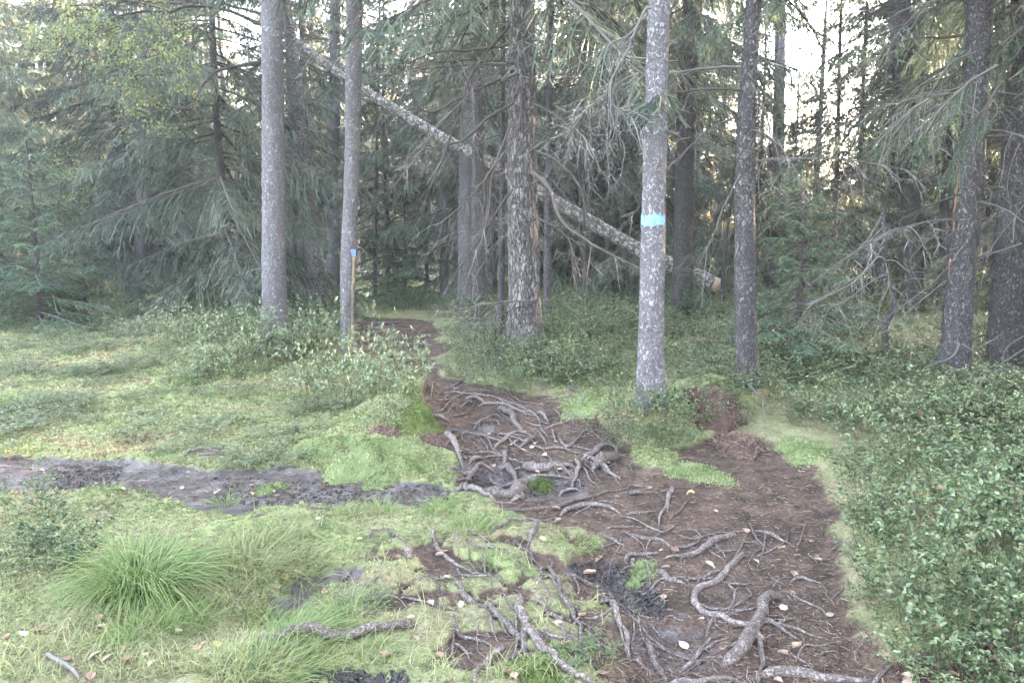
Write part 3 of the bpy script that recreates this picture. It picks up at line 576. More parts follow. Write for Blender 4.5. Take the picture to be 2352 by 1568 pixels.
# the wood behind: single spruces, nearest first
spots = []
def free(x, y, dmin): return all((x - a) ** 2 + (y - c) ** 2 > dmin * dmin for a, c in spots)
kinds = [('full', 0), ('old', 1), ('old', 0), ('full', 1), ('thin', 0), ('thin', 1), ('old', 1), ('full', 0)]
r2 = np.random.default_rng(77); n = 0
while n < 118:
    y = r2.uniform(19, 52); a = r2.uniform(-39, 43); x = y * math.tan(math.radians(a))
    gap = 15.5 < a < 24.5
    if gap and r2.random() < .2: continue
    if -11 < a < -5 and y < 27: continue
    if -31 < a < -17 and y < 30 and r2.random() < .6: continue
    if not free(x, y, 1.6): continue
    spots.append((x, y)); n += 1
    kd, k = kinds[r2.integers(len(kinds))]; sc = r2.uniform(.85, 1.2)
    if gap: kd, k, sc = ('thin', 'full')[r2.integers(2)], r2.integers(2), r2.uniform(.34, .55)
    b = np.array([x, y, float(H(np.array([x]), np.array([y]))[0])])
    t = empty("spruce_tree", b, "spruce among the many in the dim wood behind the marked trees" if y < 36 else "far spruce deep in the hazy wood at the back", "tree", "spruces in the wood behind" if y < 36 else "far spruces deep in the wood")
    if n == 1 or n % 9 == 0 or True:
        key = (kd, n % 3)
        if key not in globals().setdefault('TRK', {}):
            mb = MB(); zz = np.linspace(-.2, 16 if kd != 'thin' else 11, 26); rr = .15 if kd != 'thin' else .075
            tube(mb, np.stack([.06 * np.sin(zz * .5 + n), .06 * np.cos(zz * .4 + n), zz], 1), np.linspace(rr, .015, 26), 12, .5, .06, n)
            TRK[key] = mb.mesh("trunk", (M_BARKD, M_BARKL, M_BARKB)[n % 3], True)
    put("trunk", TRK[key], t, None, r2.uniform(0, 6.28), sc)
    w, nd = CR[kd][k]; rz = r2.uniform(0, 6.28); put("crown", nd, t, None, rz, sc); put("bare_branch_wood", w, t, None, rz, sc)
    if kd == 'old':
        for j in range(6): put("dead_branch", DEAD[r2.integers(6)], t, (0, 0, r2.uniform(1.5, 5)), r2.uniform(0, 6.28), r2.uniform(.7, 1.3))
for k in range(130):  # unseen spruces added to keep direct sun off the foreground
    a = math.radians(r2.uniform(46, 118)); d = r2.uniform(9, 48); x, y = d * math.sin(a), d * math.cos(a)
    if k > 75:
        x, y = r2.uniform(11, 46), r2.uniform(6, 26)
        if math.degrees(math.atan2(x, y)) < 44: continue
    if not free(x, y, 2.0): continue
    spots.append((x, y)); kd, j = kinds[r2.integers(len(kinds))]; b = np.array([x, y, float(H(np.array([x]), np.array([y]))[0])])
    t = empty("spruce_tree", b, "unseen spruce added outside the right edge of the view to block the sun", "tree", "added sun blocking spruces beyond the right edge"); sc = r2.uniform(.95, 1.25)
    w, nd = CR[kd][j]; rz = r2.uniform(0, 6.28); put("trunk", TRK[(kd, 0)] if (kd, 0) in TRK else list(TRK.values())[0], t, None, rz, sc); put("crown", nd, t, None, rz, sc); put("bare_branch_wood", w, t, None, rz, sc)
# the wood beyond the clearing, one mass
def far_forest():
    mb = MB(); r3 = np.random.default_rng(5)
    src = []
    global rng
    keep = rng; rng = np.random.default_rng(8)
    for k in range(3):
        w, nd = MB(), MB(); z = .4
        while z < 19:
            f = max(0, z - 1.5) / 17.5
            for _ in range(4): spruce_branch(w, nd, np.array([0, 0, z]), rng.uniform(0, 6.28), (3.2 * (1 - f) ** .8 + .2) * rng.uniform(.6, 1.1), -.2 + .5 * f, .3, .6, 6, .12, .12, rng.uniform(.3, .7))
            z += .7
        tube(nd, [(0, 0, -.3), (0, 0, 9), (0, 0, 18)], [.16, .1, .02], 6, .0); src.append(nd)
    rng = keep
    for k in range(272):
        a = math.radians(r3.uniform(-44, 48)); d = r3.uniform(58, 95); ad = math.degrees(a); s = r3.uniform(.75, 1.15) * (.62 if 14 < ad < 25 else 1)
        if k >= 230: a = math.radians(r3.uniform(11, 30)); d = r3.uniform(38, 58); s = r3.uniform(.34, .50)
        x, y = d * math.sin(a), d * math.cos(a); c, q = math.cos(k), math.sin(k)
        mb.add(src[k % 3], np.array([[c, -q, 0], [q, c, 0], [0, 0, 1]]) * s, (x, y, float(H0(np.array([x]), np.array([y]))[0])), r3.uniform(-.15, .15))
    tag(put("forest", mb.mesh("forest", M_FARN)), "far wood beyond the clearing with sun glow painted into its needles", None, None, 'stuff')
far_forest()

# ------------------------------------------------------------------ leaning log and single branches
def polyb(pts, y, w0, w1, mb, sides=6, tint=.4, n=28, wig=.008, rough=.1, twigs=0, tl=(.1, .35), tmat=None):
    """a branch along picture points at distance y (or y0..y1); widths in frame units"""
    ys = np.linspace(*y, len(pts)) if hasattr(y, '__len__') else np.full(len(pts), y)
    P = spline(np.array([at(p[0], p[1], yy) for p, yy in zip(pts, ys)]), n)
    P = P + np.cumsum(rng.normal(0, wig, P.shape), 0) * np.sin(np.linspace(0, math.pi, n))[:, None] * .5
    k = ys.mean() / F / 2; tube(mb, P, np.linspace(w0 * k, w1 * k, n), sides, tint, rough, int(pts[0][0]))
    for _ in range(twigs):
        i = rng.integers(n // 5, n); p = P[i]; T = nrm(P[min(i + 1, n - 1)] - P[i - 1]); d = nrm(T * rng.uniform(.2, 1) + .9 * rv(1)[0] + np.array([0, 0, -.35])); l = rng.uniform(*tl)
        u = np.linspace(0, 1, 6)[:, None]; q = p + d * l * u + np.array([0, 0, -1]) * l * rng.uniform(.1, .6) * u ** 2 + rng.normal(0, .02 * l, (6, 3)) * u
        tube(mb, q, np.linspace(max(.0022, w1 * k * .8), .0015, 6), 3, rng.uniform(max(0, tint - .25), min(1, tint + .35)), caps=False)
        b = q[rng.integers(2, 6, 3)]; strips(mb, b, nrm(d + .7 * rv(3)), rng.uniform(.25, .6, 3) * l, .004, rng.uniform(.3, .9, 3), .4)
    return P
def log():
    pts = [(1648, 656), (1590, 628), (1480, 580), (1340, 500), (1240, 442), (1130, 375), (1030, 325), (960, 283), (880, 235), (760, 158), (690, 105), (600, 45)]
    ys = np.linspace(14.3, 16.6, len(pts)); P = spline(np.array([at(u, v, y) for (u, v), y in zip(pts, ys)]), 150)
    mb = MB(); tube(mb, P, np.linspace(.130, .075, 150), 20, .5, .09, 4)
    b = P[0]; t = empty("fallen_tree", b, "broken tree trunk leaning across the wood with a pale sawn end on the right", "fallen tree")
    tko = put("trunk", mb.mesh("trunk", M_LOG, True, b), t)
    c = MB(); d = nrm(P[0] - P[2]); tube(c, [P[0] - d * .05, P[0] + d * .03, P[0] + d * .05], [.136, .128, .09], 20, .5, .10, 9); put("cut_end", c.mesh("cut_end", M_CUT, False, b), tko)[ "label"] = "pale orange cut end"
    s = MB(); polyb([(1636, 668), (1640, 690), (1636, 715)], 14.4, 16, 9, s, wig=.004); put("branch_stub", s.mesh("branch_stub", M_BARKD, True, b), t)
    for k in range(20):
        i = rng.integers(12, 145); m = put("dead_branch", DEAD[rng.integers(6)], t, P[i] - b, 0, rng.uniform(.3, .7)); m.rotation_euler = (rng.uniform(-.8, .8), rng.uniform(.4, 1.4), rng.uniform(0, 6.28))
log()
def add_part(key, name, mb, mat, label=None):
    t, b = TREES[key][:2]; o = put(name, mb.mesh(name, mat, True, b), t)
    if label: o['label'] = label
# lichen grown broken bough hanging off the blue banded spruce
y5 = TREES['T5'][1][1] - .25
m = MB(); polyb([(1496, 18), (1482, 22), (1462, 65), (1445, 110), (1425, 150), (1405, 190), (1402, 225), (1425, 255), (1450, 268)], y5, 6.5, 3.6, m, 6, .4, 40, .006, .2, 26, (.12, .45))
polyb([(1405, 190), (1380, 225), (1345, 250), (1315, 290), (1300, 310)], y5, 4, 2, m, 5, .35, 24, .006, .2, 24, (.1, .35))
polyb([(1425, 250), (1470, 262), (1520, 290), (1560, 312)], y5 - .05, 3, 1.6, m, 5, .5, 24, .004, .2, 6, (.08, .2)); polyb([(1450, 268), (1470, 300), (1478, 345), (1482, 375)], y5, 2.6, 1.4, m, 4, .5, 20, .004, .2, 5, (.06, .15))
polyb([(1315, 290), (1345, 320), (1370, 360), (1378, 395)], y5, 3, 1.5, m, 4, .6, 20, .005, .2, 8, (.06, .2)); polyb([(1405, 260), (1412, 300), (1390, 350), (1370, 380)], y5, 5, 2, m, 4, .2, 20, .005, .2, 6, (.06, .2)); polyb([(1412, 300), (1432, 335), (1428, 400)], y5, 4, 2, m, 4, .2, 20, .005)
polyb([(1480, 40), (1440, 85), (1400, 105), (1385, 150), (1380, 180)], y5 + .1, 6, 3, m, 5, .4, 20, .006, .2, 8, (.1, .3))
n = 420; vv = np.concatenate(m.V); p = vv[rng.integers(0, len(vv), n)] + .018 * rv(n); leaves(m, p, rv(n), rv(n), rng.uniform(.010, .026, n), .014, rng.uniform(.3, .9, n))
add_part('T5', "hanging_bough", m, M_PALETWIG, "pale lichen covered broken bough hanging down")
# long drooping dead boughs of the broad spruce
y4 = TREES['T4'][1][1] - .3
for pts, w in (([(1180, 235), (1130, 270), (1090, 310), (1060, 330), (1000, 345), (960, 340)], 9), ([(1190, 170), (1130, 190), (1060, 230), (1000, 260), (950, 245)], 8), ([(1175, 330), (1120, 400), (1060, 470), (1000, 520)], 7), ([(1180, 430), (1130, 500), (1090, 560), (1060, 610)], 7),
               ([(1222, 395), (1262, 430), (1290, 500), (1340, 540), (1400, 580), (1480, 620)], 12), ([(1230, 345), (1280, 370), (1330, 430), (1350, 500)], 8), ([(1235, 500), (1300, 540), (1320, 590)], 6), ([(1225, 90), (1290, 120), (1330, 200), (1350, 280)], 9), ([(1180, 100), (1100, 110), (1000, 120), (930, 150)], 9), ([(1228, 240), (1270, 260), (1330, 310), (1360, 380)], 7),
               ([(1215, 690), (1150, 695), (1050, 712)], 4), ([(1210, 700), (1130, 725), (1060, 740)], 4), ([(1170, 60), (1090, 160), (1030, 330), (985, 440)], 7), ([(1175, 280), (1140, 380), (1120, 520), (1075, 640)], 6)):
    m = MB(); polyb(pts, (y4, y4 - rng.uniform(.1, .9)), w, 2.5, m, 5, .25, 26, .010, .2, 22, (.15, .55)); add_part('T4', "dead_bough", m, M_TWIG)
# boughs at the right
y8 = TREES['T8'][1][1]; y9 = TREES['T9'][1][1]
for key, y, pts, w, mt, tw in (('T9', y9 - .5, [(2352, 8), (2290, 45), (2200, 80), (2110, 85), (2060, 100), (1990, 150), (1930, 190)], 12, M_TWIG, 20), ('T9', y9 - .6, [(2345, 560), (2300, 575), (2245, 590), (2190, 630), (2110, 690), (2050, 745), (1990, 785)], 8, M_TWIG, 8), ('T9', y9 - .9, [(2370, 845), (2250, 858), (2140, 862), (2120, 850)], 6, M_PALETWIG, 5), ('T9', y9 - .8, [(2370, 790), (2300, 830), (2230, 870), (2180, 900), (2130, 950)], 6, M_PALETWIG, 16), ('T9', y9 - 1., [(2370, 760), (2310, 800), (2290, 860), (2200, 905), (2120, 960), (2060, 1010)], 5, M_PALETWIG, 14),
                               ('T9', y9 - .6, [(2340, 330), (2310, 420), (2320, 500), (2350, 540)], 6, M_PALETWIG, 8), ('T9', y9 - .7, [(2352, 470), (2290, 560), (2250, 590)], 5, M_PALETWIG, 8), ('T8', y8 - .3, [(2260, 200), (2290, 250), (2265, 290), (2240, 330), (2235, 400)], 7, M_PALETWIG, 8), ('T8', y8 - .3, [(2205, 790), (2180, 820), (2120, 840), (2060, 900)], 7, M_PALETWIG, 4), ('T8', y8 - .3, [(2210, 790), (2250, 815), (2270, 860), (2310, 900)], 5, M_PALETWIG, 4), ('T9', y9 - .6, [(2345, 90), (2300, 110), (2200, 160), (2150, 220), (2130, 300)], 7, M_TWIG, 14), ('T8', y8 - .2, [(2240, 120), (2180, 150), (2110, 260), (2030, 330), (1960, 380)], 7, M_TWIG, 18),
                               ('T8', y8 - .2, [(2215, 560), (2150, 640), (2070, 700), (2010, 740)], 5, M_TWIG, 10), ('T7', TREES['T7'][1][1] - .2, [(1725, 190), (1760, 260), (1775, 330), (1750, 400), (1745, 470)], 6, M_TWIG, 10), ('T7', TREES['T7'][1][1] - .2, [(1700, 400), (1660, 480), (1640, 540), (1600, 600)], 5, M_TWIG, 8), ('T10', TREES['T10'][1][1] - .3, [(2080, 180), (2020, 210), (1980, 250), (1975, 290)], 7, M_PALETWIG, 18), ('T10', TREES['T10'][1][1] - .3, [(2070, 190), (2060, 260), (2075, 330), (2050, 400)], 6, M_PALETWIG, 14)):
    m = MB(); polyb(pts, y, w * .7, 1.6, m, 5, .45, 28, .008, .2, tw, (.12, .5)); add_part(key, "dead_bough", m, mt)
# green sprays hanging into the picture at the upper right, with separate needles
def near_spray(pts, y, key):
    m, nd = MB(), MB(); P = polyb(pts, y, 7, 3, m, 5, .3, 30, .006); n = 46
    for _ in range(n):
        i = rng.integers(6, 30); p = P[i]; d = nrm(nrm(P[min(i + 1, 29)] - P[i - 1]) + .8 * rv(1)[0] + np.array([0, 0, -.7])); l = rng.uniform(.12, .35)
        k = 60; s = rng.random(k)[:, None] * l; q = p + d * s + np.array([0, 0, -.35]) * s ** 2 / l; strips(m, p[None], d[None], np.array([l]), .006, .4, .6)
        strips(nd, q, nrm(d + 1.1 * rv(k)), rng.uniform(.014, .024, k), .0045, np.clip(.5 + .4 * (s[:, 0] / l - .5) + rng.normal(0, .12, k), 0, 1), .3)
    add_part(key, "dead_bough", m, M_TWIG); add_part(key, "needle_spray", nd, M_YOUNG, "fresh green needle spray")
near_spray([(2290, 150), (2210, 200), (2150, 260), (2110, 330)], y8 - .9, 'T8'); near_spray([(2300, 190), (2260, 250), (2215, 300), (2190, 380)], y8 - .8, 'T8'); near_spray([(2352, 60), (2270, 130), (2230, 180), (2190, 240)], y9 - 1.2, 'T9'); near_spray([(2130, 230), (2070, 270), (2030, 310)], y8 - .8, 'T8')
# crooked dead sapling
b = at(2030, 800, 9.6); gb = G(2034, 850)[0]; y = gb[1]
t = empty("dead_sapling", gb, "crooked dead sapling with an S bend and a fan of whitish twigs", "sapling")
m = MB(); polyb([(2034, 860), (2034, 790), (2032, 755), (2040, 735), (2055, 700), (2048, 660), (2032, 640), (2030, 600), (2032, 540), (2028, 480)], y, 18, 9, m, 8, .3, 50, .002, .12); put("trunk", m.mesh("trunk", M_BARKD, True, gb), t)
for pts, w in (([(2040, 640), (2032, 632), (2000, 650), (1940, 690), (1890, 710)], 5), ([(2036, 600), (2015, 592), (1960, 650), (1900, 680), (1850, 700)], 5), ([(2034, 598), (2060, 600), (2090, 622), (2122, 624)], 5), ([(2032, 560), (1990, 620), (1930, 655), (1880, 690), (1830, 700)], 5), ([(2030, 520), (1980, 570), (1930, 600), (1880, 635)], 4), ([(2030, 490), (1985, 560), (1920, 610), (1865, 650)], 4), ([(2034, 740), (2018, 735), (1990, 700)], 4), ([(2040, 745), (2070, 700), (2085, 660)], 3), ([(2034, 600), (2040, 650), (2025, 690)], 3)):
    m = MB(); polyb(pts, (y, y - rng.uniform(0, .7)), w * .75, 1.4, m, 4, .6, 22, .004, .2, 9, (.1, .4)); put("twig", m.mesh("twig", M_PALETWIG, True, gb), t)
# crooked dark rowan like stem farther back
gb = G(1960, 700)[0]; y = gb[1]; t = empty("crooked_tree", gb, "crooked dark leafy birch bending left among the spruces on the right", "tree")
m = MB(); polyb([(2000, 705), (1990, 640), (1965, 590), (1940, 545), (1930, 515), (1950, 495), (2000, 480), (2045, 465)], y, 15, 6, m, 8, .1, 40, .006, .15, 4); put("trunk", m.mesh("trunk", M_BARKD, True, gb), t)
def leaf_cloud(t, gb, blobs, y, n, L=.04, mat=M_BIRCH, name="crown", twig=True, spread=.35):
    m, w = MB(), MB()
    for (u, v, ru, rv_) in blobs:
        k = int(n * ru * rv_ / sum(q[2] * q[3] for q in blobs)); nc = max(3, k // 14)
        c0 = at(u, v, y); s = y / F; cc = c0 + rng.normal(0, .5, (nc, 3)) * np.array([ru * s, spread * 1.4, rv_ * s])
        li = rng.integers(0, nc, k); p = cc[li] + rng.normal(0, .07, (k, 3)) * np.array([1.3, 1.3, .6])
        leaves(m, p, rv(k) + np.array([0, 0, -.4]), rv(k) + np.array([0, 0, .9]), rng.uniform(.7, 1.2, k) * L, L * .72, np.clip(.85 * rng.beta(2, 2.2, k) + (rng.random(k) < .04) * .5, 0, 1))
        if twig:
            for c in cc[:: 2]:
                a = c0 + rng.normal(0, .2, 3) * ru * s; tube(w, [a, (a + c) / 2 + rng.normal(0, .05, 3), c], [.006, .004, .002], 3, .25, caps=False)
    put(name, m.mesh(name, mat, False, gb), t)
    if twig: put("twigs", w.mesh("twigs", M_TWIG, False, gb), t)
leaf_cloud(t, gb, [(1960, 540, 60, 50), (1900, 500, 60, 60), (1850, 560, 50, 40), (1800, 470, 50, 40), (2000, 620, 60, 40)], y, 1500, .05)
# birches on the left
gb = G(138, 720)[0]; y = gb[1]; t = empty("birch_sapling", gb, "young birch with yellow green leaves standing in front of the dark spruces at left", "birch")
m = MB(); polyb([(142, 725), (140, 640), (136, 540), (130, 450), (150, 350)], y, 9, 3, m, 6, .3, 30, .01, .1, 14, (.2, .5)); put("trunk", m.mesh("trunk", M_BARKD, True, gb), t)
leaf_cloud(t, gb, [(130, 400, 50, 40), (175, 385, 40, 30), (95, 430, 35, 30), (140, 450, 45, 35), (120, 500, 40, 40), (165, 470, 30, 25), (190, 430, 30, 15)], y, 1500, .05)
gb = G(560, 760)[0]; y = gb[1] - .2; t = empty("birch_tree", gb, "leaning birch hidden behind the thick pale spruce with long dark crooked boughs reaching left", "birch")
m = MB(); polyb([(632, 775), (630, 500), (628, 300), (626, 100), (622, -80)], y, 20, 10, m, 10, .1, 40, .01, .1); put("trunk", m.mesh("trunk", M_BARKF, True, gb), t)
for pts, w, tw in (([(626, 140), (560, 150), (500, 162), (470, 190), (445, 235), (425, 250), (400, 250), (385, 275)], 11, 4), ([(425, 250), (360, 242), (350, 250), (345, 262), (310, 250), (290, 260)], 7, 6), ([(345, 262), (352, 300), (355, 325)], 5, 2), ([(345, 262), (325, 300), (290, 330)], 4, 3), ([(626, 70), (520, 22), (440, 12), (390, 25), (330, 25), (260, 40), (220, 70), (205, 95)], 10, 10), ([(390, 25), (340, 12), (260, 0), (200, -10)], 6, 5), ([(440, 12), (330, 2), (240, 10), (160, 14)], 6, 5), ([(626, 40), (500, 0), (400, -40)], 8, 4), ([(330, 250), (325, 200), (310, 170), (290, 150)], 5, 8)):
    m = MB(); polyb(pts, (y, y - .8), w, 2.5, m, 6, .05, 30, .006, .2, tw, (.1, .4)); put("bough", m.mesh("bough", M_BARKD, True, gb), t)
leaf_cloud(t, gb, [(330, 145, 80, 45), (280, 190, 60, 30), (400, 130, 60, 30), (260, 80, 90, 60), (180, 60, 80, 50), (400, 60, 90, 40), (330, 230, 60, 30), (380, 290, 40, 30), (430, 200, 40, 30), (100, 90, 60, 60), (290, 280, 30, 50)], y - .6, 3300, .042)

# ------------------------------------------------------------------ roots across the path
def C2(p): return 574.2 + .3297 * p[0], 1051.4 + .3297 * p[1]
def C3(p): return 1148.4 + .3297 * p[0], 1051.4 + .3297 * p[1]
def C4(p): return 1720.4 + .3297 * p[0], 1051.4 + .3297 * p[1]
def C5(p): return 861.3 + .3297 * p[0], 861.3 + .3297 * p[1]
GR = "exposed roots across the path"; ROOTP = []
def offroots(g, grow=.012):
    """drop ground points that would sit on a root"""
    Rp = np.concatenate(ROOTP); c = .03; cells = set()
    for x, y, r in Rp:
        k = int((r + grow) / c) + 1; i, j = int(x / c // 1), int(y / c // 1)
        for a in range(-k, k + 1):
            for b_ in range(-k, k + 1):
                if math.hypot((i + a + .5) * c - x, (j + b_ + .5) * c - y) < r + grow: cells.add((i + a, j + b_))
    ij = np.floor(g[:, :2] / c).astype(int); return g[np.array([tuple(q) not in cells for q in ij])]
def root(pts, w, conv, label, lift=.25, arch=0., name="tree_root", mat=None, rough=.26, taper=.5, group=GR):
    uv = np.array([conv(p) for p in pts]); g = hit(uv[:, 0], uv[:, 1], H0); g = np.column_stack([g, np.zeros(len(g))])
    n = max(14, int(np.linalg.norm(np.diff(g[:, :2], axis=0), axis=1).sum() / .025)); n = min(n, 120)
    P = spline(g[:, :3], n); sl = np.linalg.norm(P - CAM, axis=1).mean(); r0 = w * .3297 / F * sl / 2 * (1.02 if w > 40 else .88)
    s = np.linspace(0, 1, n); sd = rng.integers(0, 999)
    dx = fbm(s * n * .11, s * 0 + sd, 71, 3) * r0 * 2.0; T = nrm(np.gradient(P, axis=0)); P[:, 0] -= T[:, 1] * dx; P[:, 1] += T[:, 0] * dx
    r = r0 * (1 - taper * np.abs(2 * s - .7) ** 1.5) * (1 + .18 * fbm(s * n * .09, s * 0 + sd, 72, 3)); r = np.maximum(r, .002)
    mp_, mm_, _ = masks(P[:, 0], P[:, 1]); P[:, 2] = H(P[:, 0], P[:, 1]) + r * lift + .004 + .010 * (1 - np.maximum(mp_, mm_)) + arch * np.sin(s * math.pi) + .5 * r0 * fbm(s * n * .05, s * 0 + sd, 73, 2)
    e = np.minimum(1, np.minimum(s, 1 - s) * 12); P[:, 2] -= (1 - e) * (r * 1.2 + .004); ROOTP.append(np.column_stack([P[:, :2], r]))
    mb = MB(); tube(mb, P, r * (.55 + .45 * e), 12 if r0 > .012 else 7, .5, rough, int(sd))
    if name == "tree_root" and n > 14:
        rf = np.random.default_rng(sd)
        for _ in range(int(rf.integers(0, 2 + n // 30))):
            i = int(rf.integers(n // 6, n - 3)); T2 = nrm(P[min(i + 2, n - 1)] - P[max(i - 2, 0)]); an = rf.choice([-1, 1]) * rf.uniform(.35, 1.1); c, q = math.cos(an), math.sin(an)
            d = np.array([T2[0] * c - T2[1] * q, T2[0] * q + T2[1] * c]); l = rf.uniform(.10, .32) * (1 + w / 80); k = 16; u = np.linspace(0, 1, k); cv = rf.normal(0, .35)
            pp = P[i, :2] + d * (l * u)[:, None] + np.array([-d[1], d[0]]) * (cv * l * u ** 2 + .04 * l * fbm(u * 5, u * 0 + sd + i, 75, 2))[:, None]
            rr = np.maximum(r[i] * rf.uniform(.3, .6), .0025) * (1 - .75 * u); z = H(pp[:, 0], pp[:, 1]) + rr * .5 + .002 - .006 * (u > .9); z[:2] = P[i, 2]; z[2] = (z[2] + P[i, 2]) / 2
            tube(mb, np.column_stack([pp, z]), rr, 6, .5, rough, int(sd) + i, caps=False); ROOTP.append(np.column_stack([pp, rr]))
    b = P[n // 2].copy(); o = put(name, mb.mesh(name, mat or M_ROOT, True, b), None, b); tag(o, label, "root" if name == "tree_root" else name.replace("_", " "), group); return o, P, r
A3 = "thin grey root in the net of roots on the bare soil at lower right"; A2 = "pale root lying in the thin moss at lower middle"; A5 = "slender root in the root tangle at the foot of the bank"
U5 = "thin root lining the upper path above the root tangle"
